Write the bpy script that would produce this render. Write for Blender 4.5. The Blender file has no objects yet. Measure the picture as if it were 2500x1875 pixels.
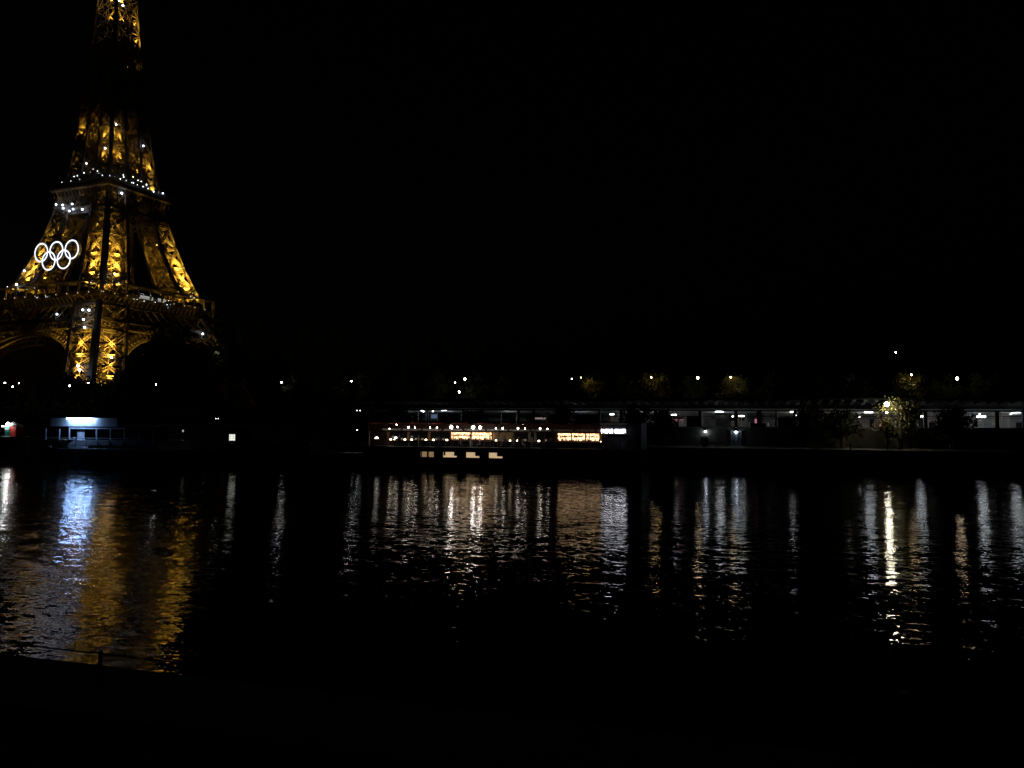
import bpy, math, random
from mathutils import Vector, Matrix
R = math.radians
random.seed(7)
sc = bpy.context.scene
col = sc.collection

# ------------------------------------------------------------------ camera, sky, exposure
CAM_H, TH, PIT, ROLL, F = 8.0, R(17), R(2.62), R(0.1), 1880.0
cd = bpy.data.cameras.new('camera')
cam = bpy.data.objects.new('camera', cd); col.objects.link(cam)
cd.sensor_fit = 'HORIZONTAL'; cd.sensor_width = 36; cd.lens = 36 * F / 2500
cd.clip_start = 0.3; cd.clip_end = 4000
AX = Vector((-math.sin(TH), math.cos(TH), 0)); RT = Vector((math.cos(TH), math.sin(TH), 0)); UP = Vector((0, 0, 1))
FW = AX * math.cos(PIT) + UP * math.sin(PIT)
U0 = -AX * math.sin(PIT) + UP * math.cos(PIT)
RR = RT * math.cos(ROLL) + U0 * math.sin(ROLL)
UU = -RT * math.sin(ROLL) + U0 * math.cos(ROLL)
m = Matrix((RR, UU, -FW)).transposed().to_4x4(); m.translation = (0, 0, CAM_H)
cam.matrix_world = m
sc.camera = cam
EYE = Vector((0, 0, CAM_H))

world = bpy.data.worlds.new('World'); sc.world = world; world.use_nodes = True
wn = world.node_tree
sky = wn.nodes.new('ShaderNodeTexSky'); sky.sky_type = 'NISHITA'; sky.sun_disc = False
sky.sun_elevation = R(-3); sky.sun_rotation = R(250)
bg = wn.nodes['Background']; bg.inputs['Strength'].default_value = 0.004
wn.links.new(sky.outputs[0], bg.inputs['Color'])
sc.view_settings.view_transform = 'Standard'; sc.view_settings.look = 'None'
sc.view_settings.exposure = 0; sc.view_settings.gamma = 1; sc.view_settings.use_curve_mapping = False
sc.render.engine = 'CYCLES'
sc.cycles.max_bounces = 5; sc.cycles.diffuse_bounces = 2; sc.cycles.glossy_bounces = 3
sc.cycles.sample_clamp_indirect = 8
sc.cycles.use_light_tree = True

# ------------------------------------------------------------------ helpers
def ray(px, py):
    return FW * F + RR * (px - 1250) - UU * (py - 937.5)
def at(px, py, Y):                      # world point on the plane y = Y seen at that place of the photograph
    d = ray(px, py); return EYE + d * (Y / d.y)
def px_x(px, Y): return at(px, 1030, Y).x
def gz(px, py, z):                      # world point at height z
    d = ray(px, py); return EYE + d * ((z - CAM_H) / d.z)

def tag(o, label=None, cat=None, group=None, kind=None):
    if label: o['label'] = label
    if cat: o['category'] = cat
    if group: o['group'] = group
    if kind: o['kind'] = kind
    return o
def empty(name, loc=(0, 0, 0), rz=0, parent=None):
    o = bpy.data.objects.new(name, None); col.objects.link(o)
    o.location = loc; o.rotation_euler = (0, 0, rz); o.empty_display_size = 0.2
    if parent: o.parent = parent
    return o
def thing(name, label, cat, loc=(0, 0, 0), rz=0, group=None):
    return tag(empty(name, loc, rz), label, cat, group)
def copy_tree(o, parent=None):
    c = o.copy(); col.objects.link(c); c.parent = parent
    for ch in list(o.children): copy_tree(ch, c)
    return c

class MB:
    def __init__(s): s.v = []; s.f = []
    def add(s, vs, fs):
        n = len(s.v); s.v += [tuple(v) for v in vs]; s.f += [tuple(i + n for i in f) for f in fs]; return s
    def box(s, x0, x1, y0, y1, z0, z1):
        if x0 > x1: x0, x1 = x1, x0
        if y0 > y1: y0, y1 = y1, y0
        if z0 > z1: z0, z1 = z1, z0
        return s.add([(x0,y0,z0),(x1,y0,z0),(x1,y1,z0),(x0,y1,z0),(x0,y0,z1),(x1,y0,z1),(x1,y1,z1),(x0,y1,z1)],
              [(0,3,2,1),(4,5,6,7),(0,1,5,4),(1,2,6,5),(2,3,7,6),(3,0,4,7)])
    def beam(s, p, q, w, h=None, up=(0, 0, 1)):
        p, q = Vector(p), Vector(q); h = h or w
        d = (q - p)
        if d.length < 1e-6: return s
        d.normalize(); u = Vector(up)
        if abs(d.dot(u)) > .98: u = Vector((1, 0, 0))
        a = d.cross(u).normalized() * (w / 2); b = a.cross(d).normalized() * (h / 2)
        return s.add([p-a-b, p+a-b, p+a+b, p-a+b, q-a-b, q+a-b, q+a+b, q-a+b],
              [(0,3,2,1),(4,5,6,7),(0,1,5,4),(1,2,6,5),(2,3,7,6),(3,0,4,7)])
    def girder(s, p, q, n, w, rail, lace=None, k=None):   # two rails with lacing, lying in the plane whose normal is n
        p, q, n = Vector(p), Vector(q), Vector(n).normalized()
        d = q - p; L = d.length; d.normalize(); a = d.cross(n).normalized() * (w / 2)
        s.beam(p + a, q + a, rail, rail * 1.6, n); s.beam(p - a, q - a, rail, rail * 1.6, n)
        if lace:
            k = k or max(2, int(L / (w * 1.3)))
            for i in range(k):
                t0, t1 = i / k, (i + 1) / k; sg = 1 if i % 2 else -1
                s.beam(p + d * L * t0 + a * sg, p + d * L * t1 - a * sg, lace, lace, n)
        return s
    def tube(s, p, q, r0, r1=None, n=10, caps=True):
        p, q = Vector(p), Vector(q); r1 = r0 if r1 is None else r1
        d = (q - p).normalized(); u = Vector((0, 0, 1)) if abs(d.z) < .9 else Vector((1, 0, 0))
        a = d.cross(u).normalized(); b = a.cross(d)
        vs = [p + (a*math.cos(2*math.pi*i/n) + b*math.sin(2*math.pi*i/n)) * r0 for i in range(n)] + \
             [q + (a*math.cos(2*math.pi*i/n) + b*math.sin(2*math.pi*i/n)) * r1 for i in range(n)]
        fs = [(i, (i+1) % n, n + (i+1) % n, n + i) for i in range(n)]
        if caps: fs += [tuple(range(n-1, -1, -1)), tuple(range(n, 2*n))]
        return s.add(vs, fs)
    def ball(s, c, r, nu=8, nv=5, sz=1.0):
        c = Vector(c); vs = [c + Vector((0, 0, -r*sz))]
        for j in range(1, nv):
            ph = -math.pi/2 + math.pi*j/nv
            vs += [c + Vector((r*math.cos(ph)*math.cos(2*math.pi*i/nu), r*math.cos(ph)*math.sin(2*math.pi*i/nu), r*sz*math.sin(ph))) for i in range(nu)]
        vs.append(c + Vector((0, 0, r*sz))); fs = []
        for i in range(nu): fs.append((0, 1+(i+1) % nu, 1+i))
        for j in range(nv-2):
            for i in range(nu):
                a = 1+j*nu; fs.append((a+i, a+(i+1) % nu, a+nu+(i+1) % nu, a+nu+i))
        a = 1+(nv-2)*nu
        for i in range(nu): fs.append((a+i, a+(i+1) % nu, len(vs)-1))
        return s.add(vs, fs)
    def lathe(s, c, prof, n=14):        # prof: (radius, z) from bottom to top
        c = Vector(c); vs = []; fs = []
        for r, z in prof: vs += [c + Vector((r*math.cos(2*math.pi*i/n), r*math.sin(2*math.pi*i/n), z)) for i in range(n)]
        for j in range(len(prof)-1):
            for i in range(n): fs.append((j*n+i, j*n+(i+1) % n, (j+1)*n+(i+1) % n, (j+1)*n+i))
        return s.add(vs, fs)
    def prism(s, pts, y0, y1):          # outline in x,z pushed from y0 to y1
        n = len(pts); vs = [(x, y0, z) for x, z in pts] + [(x, y1, z) for x, z in pts]
        fs = [tuple(range(n)), tuple(range(2*n-1, n-1, -1))] + [(i+n, (i+1) % n + n, (i+1) % n, i) for i in range(n)]
        return s.add(vs, fs)
    def mesh(s, name, mat=None, smooth=False):
        me = bpy.data.meshes.new(name); me.from_pydata(s.v, [], s.f); me.update()
        if mat: me.materials.append(mat)
        if smooth: me.polygons.foreach_set('use_smooth', [True] * len(me.polygons))
        return me
    def build(s, name, mat, parent=None, smooth=False, loc=None):
        o = bpy.data.objects.new(name, s.mesh(name, mat, smooth)); col.objects.link(o)
        if parent: o.parent = parent
        if loc is not None: o.location = loc
        return o

# ------------------------------------------------------------------ materials
def mat(name, base, rough=.6, metal=0., var=.25, scale=3., bump=.0, spec=.5):
    m = bpy.data.materials.new(name); m.use_nodes = True; nt = m.node_tree; b = nt.nodes['Principled BSDF']
    b.inputs['Roughness'].default_value = rough; b.inputs['Metallic'].default_value = metal
    b.inputs['Specular IOR Level'].default_value = spec
    tc = nt.nodes.new('ShaderNodeTexCoord'); nz = nt.nodes.new('ShaderNodeTexNoise')
    nz.inputs['Scale'].default_value = scale; nz.inputs['Detail'].default_value = 5
    nt.links.new(tc.outputs['Object'], nz.inputs['Vector'])
    mp = nt.nodes.new('ShaderNodeMapRange'); mp.inputs['From Min'].default_value = .3; mp.inputs['From Max'].default_value = .7
    mp.inputs['To Min'].default_value = 1 - var; mp.inputs['To Max'].default_value = 1 + var
    nt.links.new(nz.outputs['Fac'], mp.inputs['Value'])
    mx = nt.nodes.new('ShaderNodeVectorMath'); mx.operation = 'SCALE'; mx.inputs[0].default_value = base
    nt.links.new(mp.outputs[0], mx.inputs['Scale']); nt.links.new(mx.outputs[0], b.inputs['Base Color'])
    if bump:
        bp = nt.nodes.new('ShaderNodeBump'); bp.inputs['Strength'].default_value = bump
        nt.links.new(nz.outputs['Fac'], bp.inputs['Height']); nt.links.new(bp.outputs[0], b.inputs['Normal'])
    return m
def emit(name, c, s, back=None):
    m = bpy.data.materials.new(name); m.use_nodes = True; nt = m.node_tree; b = nt.nodes['Principled BSDF']
    b.inputs['Base Color'].default_value = (*(back or (.8, .8, .8)), 1); b.inputs['Emission Color'].default_value = (*c, 1)
    b.inputs['Emission Strength'].default_value = s; b.inputs['Roughness'].default_value = .5
    return m
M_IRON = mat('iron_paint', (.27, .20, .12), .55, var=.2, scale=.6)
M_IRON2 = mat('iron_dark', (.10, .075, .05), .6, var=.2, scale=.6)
M_RING_SIDE = mat('ring_shell', (.62, .60, .55), .4)
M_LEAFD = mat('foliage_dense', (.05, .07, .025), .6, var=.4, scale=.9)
M_WHITE = mat('white_paint', (.72, .74, .76), .35, var=.08, scale=1.2)
M_GREY = mat('grey_paint', (.35, .36, .37), .5, var=.1)
M_DARK = mat('dark_paint', (.025, .027, .03), .5, spec=.12)
M_NAVY = mat('navy_hull', (.015, .018, .025), .3, var=.2, scale=.5, spec=.12)
M_BLACK = mat('black_metal', (.02, .02, .02), .45, spec=.12)
M_RED = mat('oxide_red', (.20, .035, .02), .5)
M_WOOD = mat('brown_wood', (.07, .03, .018), .6, scale=6)
M_PANEL = mat('corrugated_steel', (.50, .50, .48), .5, var=.12, scale=.8)
M_CONC = mat('concrete', (.28, .27, .25), .85, var=.3, scale=.7, bump=.3)
M_STONE = mat('quay_stone', (.17, .155, .13), .85, var=.35, scale=.9, bump=.5)
M_PAVE = mat('paving', (.22, .21, .19), .8, var=.3, scale=1.5, bump=.2)
M_EARTH = mat('ground', (.06, .055, .045), .9, var=.4, scale=.3)
M_LEAF = mat('foliage', (.07, .10, .03), .55, var=.45, scale=.9)
M_LEAF2 = mat('foliage_lamplit', (.13, .12, .03), .55, var=.4, scale=.9)  # leaf copy for the lit trees, yellow of the lamplight put into the colour
M_BARK = mat('bark', (.10, .08, .06), .9, scale=5, bump=.5)
M_TEAL = mat('teal_paint', (.02, .22, .20), .5)
M_REDP = mat('red_paint', (.45, .03, .02), .5)
M_PINK = emit('pink_advert', (.75, .25, .38), .55, (.5, .1, .2))
M_YELLOWW = mat('ochre_wall', (.50, .38, .20), .7)
M_SKIN = mat('skin', (.45, .28, .2), .5)
M_CLOTH = mat('dark_cloth', (.05, .05, .06), .8)
M_CLOTH2 = mat('pale_cloth', (.35, .33, .32), .8)
M_HAIR = mat('hair', (.03, .02, .015), .6)
M_GLASS = mat('dark_glass', (.02, .025, .03), .08)
E_SPARK = emit('flash_light', (.55, .68, 1), 17)
E_DOT = emit('small_white_light', (.85, .92, 1), 5)
E_WARMDOT = emit('small_warm_light', (1, .66, .4), 1.3)
E_RING = emit('ring_light', (.80, .84, 1), 1.9)
E_COOL = emit('cool_lamp', (.92, .97, 1), 14)
E_COOLS = emit('cool_lamp_small', (.92, .97, 1), 9)
E_WALL = emit('wall_lamp', (.75, .85, 1), 22)
E_STREET = emit('street_lamp_light', (1, .78, .5), 26)
E_SODIUM = emit('bright_street_light', (1, .91, .66), 105)
E_SPOT = emit('spot_light', (1, .86, .74), 28)
E_SPOTBIG = emit('spot_light_big', (1, .88, .78), 60)
E_TABLE = emit('table_lamp_light', (1, .78, .5), 7)
E_DOME = emit('dome_lamp_light', (1, .93, .82), 3)
E_SIGN = emit('sign_light', (.92, .92, 1), 11)
E_TUBE = emit('tube_light', (.30, .52, 1), 115)
E_PORT = emit('hull_window_light', (.85, .60, .34), .62, (.5, .4, .25))
E_WIN = emit('window_light', (.95, .95, .85), 1.15)

def bar_material():
    m = bpy.data.materials.new('bar_glow'); m.use_nodes = True; nt = m.node_tree; b = nt.nodes['Principled BSDF']
    tc = nt.nodes.new('ShaderNodeTexCoord'); nz = nt.nodes.new('ShaderNodeTexNoise'); nz.inputs['Scale'].default_value = 3.5
    nz.inputs['Detail'].default_value = 3
    nt.links.new(tc.outputs['Object'], nz.inputs['Vector'])
    cr = nt.nodes.new('ShaderNodeValToRGB'); nt.links.new(nz.outputs['Fac'], cr.inputs[0])
    cr.color_ramp.elements[0].position = .36; cr.color_ramp.elements[0].color = (.45, .15, .04, 1)
    cr.color_ramp.elements[1].position = .5; cr.color_ramp.elements[1].color = (1, .74, .42, 1)
    b.inputs['Base Color'].default_value = (.5, .3, .15, 1)
    nt.links.new(cr.outputs[0], b.inputs['Emission Color']); b.inputs['Emission Strength'].default_value = 2.5
    return m
M_BAR = bar_material()

def water_material():
    m = bpy.data.materials.new('river_water'); m.use_nodes = True; nt = m.node_tree; b = nt.nodes['Principled BSDF']
    b.inputs['Base Color'].default_value = (.004, .006, .005, 1)
    b.inputs['Roughness'].default_value = .045; b.inputs['IOR'].default_value = 1.33; b.inputs['Specular IOR Level'].default_value = .36
    geo = nt.nodes.new('ShaderNodeNewGeometry')
    acc = None
    # (x scale, y scale, slope amplitude, detail): slopes of long swell, chop and ripples
    for sx, sy, amp, det, off in ((.10, .26, .04, 1, 0), (.5, 1.2, .13, 2, 31), (2.2, 4.2, .235, 2, 77), (8, 13, .17, 1, 13)):
        mp = nt.nodes.new('ShaderNodeMapping'); mp.inputs['Scale'].default_value = (sx, sy, 1)
        mp.inputs['Location'].default_value = (off, off * .7, off * .3); mp.inputs['Rotation'].default_value = (0, 0, R(-9))
        nt.links.new(geo.outputs['Position'], mp.inputs['Vector'])
        nz = nt.nodes.new('ShaderNodeTexNoise'); nz.inputs['Scale'].default_value = 1; nz.inputs['Detail'].default_value = det
        nt.links.new(mp.outputs[0], nz.inputs['Vector'])
        sub = nt.nodes.new('ShaderNodeVectorMath'); sub.operation = 'SUBTRACT'; sub.inputs[1].default_value = (.5, .5, .5)
        nt.links.new(nz.outputs['Color'], sub.inputs[0])
        mul = nt.nodes.new('ShaderNodeVectorMath'); mul.operation = 'MULTIPLY'; mul.inputs[1].default_value = (amp * .5, amp, 0)
        nt.links.new(sub.outputs[0], mul.inputs[0])
        if acc is None: acc = mul
        else:
            ad = nt.nodes.new('ShaderNodeVectorMath'); nt.links.new(acc.outputs[0], ad.inputs[0]); nt.links.new(mul.outputs[0], ad.inputs[1]); acc = ad
    ad = nt.nodes.new('ShaderNodeVectorMath'); ad.inputs[1].default_value = (0, 0, 1); nt.links.new(acc.outputs[0], ad.inputs[0])
    no = nt.nodes.new('ShaderNodeVectorMath'); no.operation = 'NORMALIZE'; nt.links.new(ad.outputs[0], no.inputs[0])
    nt.links.new(no.outputs[0], b.inputs['Normal'])
    return m
M_WATER = water_material()

# ------------------------------------------------------------------ the setting
Q_Y, Q_Z = 131.0, 3.2          # far quay edge and level
W_Y, G_Z = 146.0, 6.7          # upper embankment wall and sill level of the station
tag(MB().add([(-1200, 9, 0), (500, 9, 0), (500, 300, 0), (-1200, 300, 0)], [(0, 1, 2, 3)]).build('river_water', M_WATER), kind='structure')
tag(MB().box(-1200, 500, Q_Y, W_Y + .2, -1, Q_Z).build('lower_quay', M_STONE), kind='structure')
tag(MB().box(-1200, 500, Q_Y - .25, Q_Y + .45, Q_Z, Q_Z + .12).build('quay_kerb', M_CONC), kind='structure')
tag(MB().box(-1200, 500, 166, 900, -1, 7.7).build('ground', M_EARTH), kind='structure')
tag(MB().box(-1200, 500, -60, 14, -1, 2.5).build('near_quay', M_PAVE), kind='structure')
tag(MB().box(-1200, 500, 11.35, 11.65, 2.5, 2.62).build('near_kerb', M_CONC), kind='structure')
# masonry of the embankment wall: stones one by one near the light, one wall behind
ew = tag(empty('embankment_wall'), 'pale stone embankment wall rising from the lower quay under the station', 'wall')
MB().box(-1200, 500, W_Y, W_Y + .6, Q_Z - .5, G_Z - .25).build('masonry', M_STONE, ew)
MB().box(-1200, 500, W_Y - .12, W_Y + .8, G_Z - .25, G_Z).build('coping', M_CONC, ew)
stone = None
xs0 = px_x(2085, W_Y)
for r in range(5):
    for k in range(9):
        x = xs0 + k * 1.15 + (r % 2) * .5; z = Q_Z + .1 + r * .62
        if stone is None:
            stone = MB().box(0, 1.08, -.07, .02, 0, .57).build('stone', M_STONE, ew); o = stone
        else:
            o = stone.copy(); col.objects.link(o)
        o.location = (x, W_Y - random.uniform(0, .025), z)

# ------------------------------------------------------------------ the iron tower
TX, TY, TZ, TYAW = -313.6, 317.0, 7.7, R(-4.91)
tower = thing('iron_tower', 'tall brown lattice iron tower lit gold from within, with white flashing lamps', 'tower', (TX, TY, TZ), TYAW)
TM = Matrix.Translation((TX, TY, TZ)) @ Matrix.Rotation(TYAW, 4, 'Z'); TMI = TM.inverted()
def tpt(px, py, axis, val):               # tower-local point on a face plane
    o = TMI @ EYE; d = (TMI.to_3x3() @ ray(px, py)); i = 'xyz'.index(axis)
    return o + d * ((val - o[i]) / d[i])
PROF = [(0, 62.4), (21, 53.3), (34.5, 47.0), (48, 41.0), (57, 36.2), (62, 32.0), (68.5, 28.8), (79, 25.2), (90.5, 21.9), (101.5, 19.2), (112, 17.2), (118, 15.6),
        (129, 13.9), (143, 12.5), (157, 11.2), (172, 9.8), (184, 8.8), (209, 7.2), (240, 5.8), (276, 4.6)]
def lerp(tab, z):
    for (a, fa), (b, fb) in zip(tab, tab[1:]):
        if z <= b: return fa + (fb - fa) * (z - a) / (b - a)
    return tab[-1][1]
def W(z): return lerp(PROF, z)
LW = [(0, 17), (34, 15.5), (57, 15), (68.5, 13.6), (101.5, 10.8), (118, 9.6), (143, 7.9), (172, 7.0), (200, 6.6), (276, 4.0)]
def LWI(z): return lerp(LW, z)

def leg_corners(sx, sy, z):
    o = W(z); i = max(o - LWI(z), .4)
    return {(a, b): Vector((sx * (o if a else i), sy * (o if b else i), z)) for a in (0, 1) for b in (0, 1)}
FACES = [((0, 1), (1, 1), 'y'), ((1, 1), (1, 0), 'x'), ((1, 0), (0, 0), 'yi'), ((0, 0), (0, 1), 'xi')]

def build_leg(name, sx, sy, nodes, chord, brace_w, rail, detail=True, mids=True):
    mb = MB()
    for z0, z1 in zip(nodes, nodes[1:]):
        c0, c1 = leg_corners(sx, sy, z0), leg_corners(sx, sy, z1)
        for k in c0:
            w = chord if k == (1, 1) else chord * .72
            mb.beam(c0[k], c1[k], w, w, (sx, 0, 0))
    if not detail:
        ct = list(leg_corners(sx, sy, nodes[-1]).values()); cm = sum(ct, Vector()) / 4
        for c in ct: mb.beam(c, cm, .5)
    leg = mb.build(name, M_IRON, tower)
    for pi, (z0, z1) in enumerate(zip(nodes, nodes[1:])):
        c0, c1 = leg_corners(sx, sy, z0), leg_corners(sx, sy, z1)
        for a, b, f in FACES:
            n = Vector((0, sy, 0)) if f == 'y' else Vector((sx, 0, 0)) if f == 'x' else Vector((0, -sy, 0)) if f == 'yi' else Vector((-sx, 0, 0))
            x = MB()
            x.girder(c0[a], c1[b], n, brace_w, rail, rail * .5, max(3, int((c1[b] - c0[a]).length / 2.4)))
            x.girder(c0[b], c1[a], n, brace_w, rail, rail * .5, max(3, int((c1[b] - c0[a]).length / 2.4)))
            x.build('cross_brace', M_IRON, leg)
            h = MB()
            h.girder(c1[a], c1[b], n, brace_w * .9, rail, rail * .6)
            h.build('strut', M_IRON, leg)
            if f in ('yi', 'xi') and detail and z0 < 150:
                s2 = MB(); q_ = 4
                for t in range(q_):
                    for v_ in range(2):
                        A = c0[a].lerp(c1[a], v_/2).lerp(c0[b].lerp(c1[b], v_/2), t/q_); B = c0[a].lerp(c1[a], (v_+1)/2).lerp(c0[b].lerp(c1[b], (v_+1)/2), (t+1)/q_)
                        C = c0[a].lerp(c1[a], (v_+1)/2).lerp(c0[b].lerp(c1[b], (v_+1)/2), t/q_); D = c0[a].lerp(c1[a], v_/2).lerp(c0[b].lerp(c1[b], v_/2), (t+1)/q_)
                        s2.beam(A, B, .2); s2.beam(C, D, .2)
                s2.build('lattice', M_IRON, leg)['kind'] = 'stuff'
            if mids:
                s = MB(); m0a = (c0[a] + c1[a]) / 2; m0b = (c0[b] + c1[b]) / 2; off = n * (-.5)
                s.beam(m0a + off, m0b + off, rail, rail * 2); s.beam((c0[a] + c0[b]) / 2 + off, (c1[a] + c1[b]) / 2 + off, rail * .8)
                so = s.build('lattice', M_IRON, leg)
        # inner diaphragm, stairs and lift track
        if detail:
            d = MB(); cc = list(c1.values()); d.beam(c1[(0, 0)], c1[(1, 1)], rail * 1.4); d.beam(c1[(0, 1)], c1[(1, 0)], rail * 1.4)
            ce0 = sum(c0.values(), Vector()) / 4; ce1 = sum(c1.values(), Vector()) / 4
            for ox, oy in ((-1.6, -1.6), (1.6, 1.6), (-1.6, 1.6), (1.6, -1.6)):
                d.beam(ce0 + Vector((ox, oy, 0)), ce1 + Vector((ox, oy, 0)), rail)
            for t in (.2, .4, .6, .8):
                p = ce0.lerp(ce1, t); d.beam(p + Vector((-2, 0, 0)), p + Vector((2, 0, 0)), rail * .8); d.beam(p + Vector((0, -2, 0)), p + Vector((0, 2, 0)), rail * .8)
                q = random.Random(int(z0 * 7 + t * 100)); 
                for _ in range(4):
                    u = Vector((q.uniform(-.42, .42), q.uniform(-.42, .42), 0)) * LWI(z0); v = Vector((q.uniform(-.42, .42), q.uniform(-.42, .42), 0)) * LWI(z0)
                    d.beam(p + u, p + v + Vector((0, 0, q.uniform(-2.5, 2.5))), rail * .7)
            d.build('lift_track', M_IRON, leg)
    return leg

for sx in (1, -1):
    for sy in (-1, 1):
        build_leg('lower_leg', sx, sy, [0, 9, 18, 27.7, 39.3], 2.3, 1.25, .42)
        build_leg('leg_head', sx, sy, [39.3, 45, 53.5], 2.0, 1.1, .34, detail=False, mids=False)
        build_leg('upper_leg', sx, sy, [62.5, 68.6, 79, 90.5, 101.3], 2.1, 1.05, .4, mids=False)
        build_leg('upper_leg_head', sx, sy, [101.3, 104.6, 112.5], 1.6, .9, .3, detail=False, mids=False)
        build_leg('shaft_leg', sx, sy, [118, 128.5, 139, 149.5, 160, 171, 182, 193], 1.3, .85, .34, detail=True, mids=False)
# the merged top of the shaft
top = MB()
for z0, z1 in [(193 + 9.2 * i, 193 + 9.2 * (i + 1)) for i in range(9)]:
    for s in ((1, 1), (1, -1), (-1, -1), (-1, 1)):
        top.beam((s[0]*W(z0), s[1]*W(z0), z0), (s[0]*W(z1), s[1]*W(z1), z1), 1.2)
    cs = [(1, -1), (1, 1), (-1, 1), (-1, -1)]
    for i in range(4):
        a, b = cs[i], cs[(i+1) % 4]
        P = lambda s, z: Vector((s[0]*W(z), s[1]*W(z), z))
        m0 = (P(a, z0) + P(b, z0)) / 2; m1 = (P(a, z1) + P(b, z1)) / 2
        for p, q in ((P(a, z0), m1), (m0, P(a, z1)), (P(b, z0), m1), (m0, P(b, z1)), (P(a, z1), P(b, z1)), (m0, m1)):
            top.beam(p, q, .45)
top.build('upper_shaft', M_IRON, tower)
MB().box(-8, 8, -8, 8, 276, 281).build('summit_cabin', M_IRON2, tower)
MB().box(-1.2, 1.2, -1.2, 1.2, 281, 322).build('antenna', M_IRON2, tower)

def ring_box(hw, z0, z1, t):             # square ring of walls
    mb = MB()
    mb.box(-hw, hw, -hw, -hw + t, z0, z1); mb.box(-hw, hw, hw - t, hw, z0, z1)
    mb.box(-hw, -hw + t, -hw + t, hw - t, z0, z1); mb.box(hw - t, hw, -hw + t, hw - t, z0, z1)
    return mb
# first floor
ff = ring_box(35.3, 56.6, 57.2, 22).build('first_floor_deck', M_IRON, tower)
ring_box(35.6, 57.2, 57.75, .35).build('first_floor_sill', M_IRON, tower)
ring_box(35.8, 63.5, 64.1, .5).build('first_floor_cornice', M_IRON, tower)
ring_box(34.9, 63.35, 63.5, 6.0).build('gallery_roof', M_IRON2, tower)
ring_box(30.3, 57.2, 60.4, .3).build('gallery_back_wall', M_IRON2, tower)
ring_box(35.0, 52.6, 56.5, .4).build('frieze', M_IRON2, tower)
rail_mb = MB()
for s in range(4):
    rot = Matrix.Rotation(s * math.pi / 2, 3, 'Z')
    for zz in (58.9, 58.4):
        rail_mb.beam(rot @ Vector((-35.5, -35.5, zz)), rot @ Vector((35.5, -35.5, zz)), .1)
rail_mb.build('handrail', M_IRON, tower)
N1 = 10
def face_pt(s, t, hw, z):                # s side 0: -y, 1: +x, 2: +y, 3: -x ; t along -1..1
    return Matrix.Rotation(s * math.pi / 2, 3, 'Z') @ Vector((t * hw, -hw, z))
post_me = MB().box(-.42, .42, -.32, .32, 57.75, 63.4).mesh('post', M_IRON)
cap_me = MB().ball((0, 0, 58.35), .17, 6, 4).mesh('post_lamp', E_WARMDOT)
br = MB()
for i in range(5):
    a0, a1 = i/5*math.pi/2, (i+1)/5*math.pi/2
    br.beam((0, -2.6*math.sin(a0)*0 - 2.4*(1-math.cos(a0)), 56.4 - 3.6*(1-math.sin(a0))), (0, -2.4*(1-math.cos(a1)), 56.4 - 3.6*(1-math.sin(a1))), .35)
br_me = br.mesh('console', M_IRON)
for s in range(4):
    for i in range(N1):
        for du in ((-.55, .55) if i == 0 else (0,)):
            t = -1 + 2 * i / N1
            p = face_pt(s, t, 35.3, 0) + Matrix.Rotation(s*math.pi/2, 3, 'Z') @ Vector((du + (.55 if i == 0 else 0), 0, 0))
            o = bpy.data.objects.new('post', post_me); col.objects.link(o); o.parent = tower; o.location = p; o.rotation_euler = (0, 0, s*math.pi/2)
            if s in (0, 1):
                c = bpy.data.objects.new('post_lamp', cap_me); col.objects.link(c); c.parent = o; c.location = (0, -.55, 0)
    for i in range(26):
        p = face_pt(s, -1 + 2*(i+.5)/26, 35.1, 0)
        o = bpy.data.objects.new('console', br_me); col.objects.link(o); o.parent = tower; o.location = p; o.rotation_euler = (0, 0, s*math.pi/2)
# belt trusses between the legs, and the diamond bands
def diamond_band(hwf, z0, z1, step, t, x0f=None, name='belt_truss', matl=None):
    mb = MB()
    for s in range(4):
        rot = Matrix.Rotation(s * math.pi / 2, 3, 'Z')
        h0, h1 = hwf(z0), hwf(z1); n = int(2 * h0 / step)
        P = lambda tt, hw, z: rot @ Vector((tt * hw, -hw - .05, z))
        mb.beam(P(-1, h0, z0), P(1, h0, z0), t * 2.2); mb.beam(P(-1, h1, z1), P(1, h1, z1), t * 2.2)
        for i in range(n):
            a, b = -1 + 2*i/n, -1 + 2*(i+1)/n
            mb.beam(P(a, h0, z0), P(b, h1, z1), t); mb.beam(P(b, h0, z0), P(a, h1, z1), t)
    o = mb.build(name, matl or M_IRON, tower); o['kind'] = 'stuff'; return o
diamond_band(W, 40.5, 44.6, 2.2, .26, name='diamond_band')
diamond_band(W, 45.3, 52.4, 5.2, .4, name='belt_truss')
diamond_band(W, 101.8, 104.4, 1.7, .24, name='diamond_band')
diamond_band(W, 105, 112, 4.2, .3, name='belt_truss')
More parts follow.
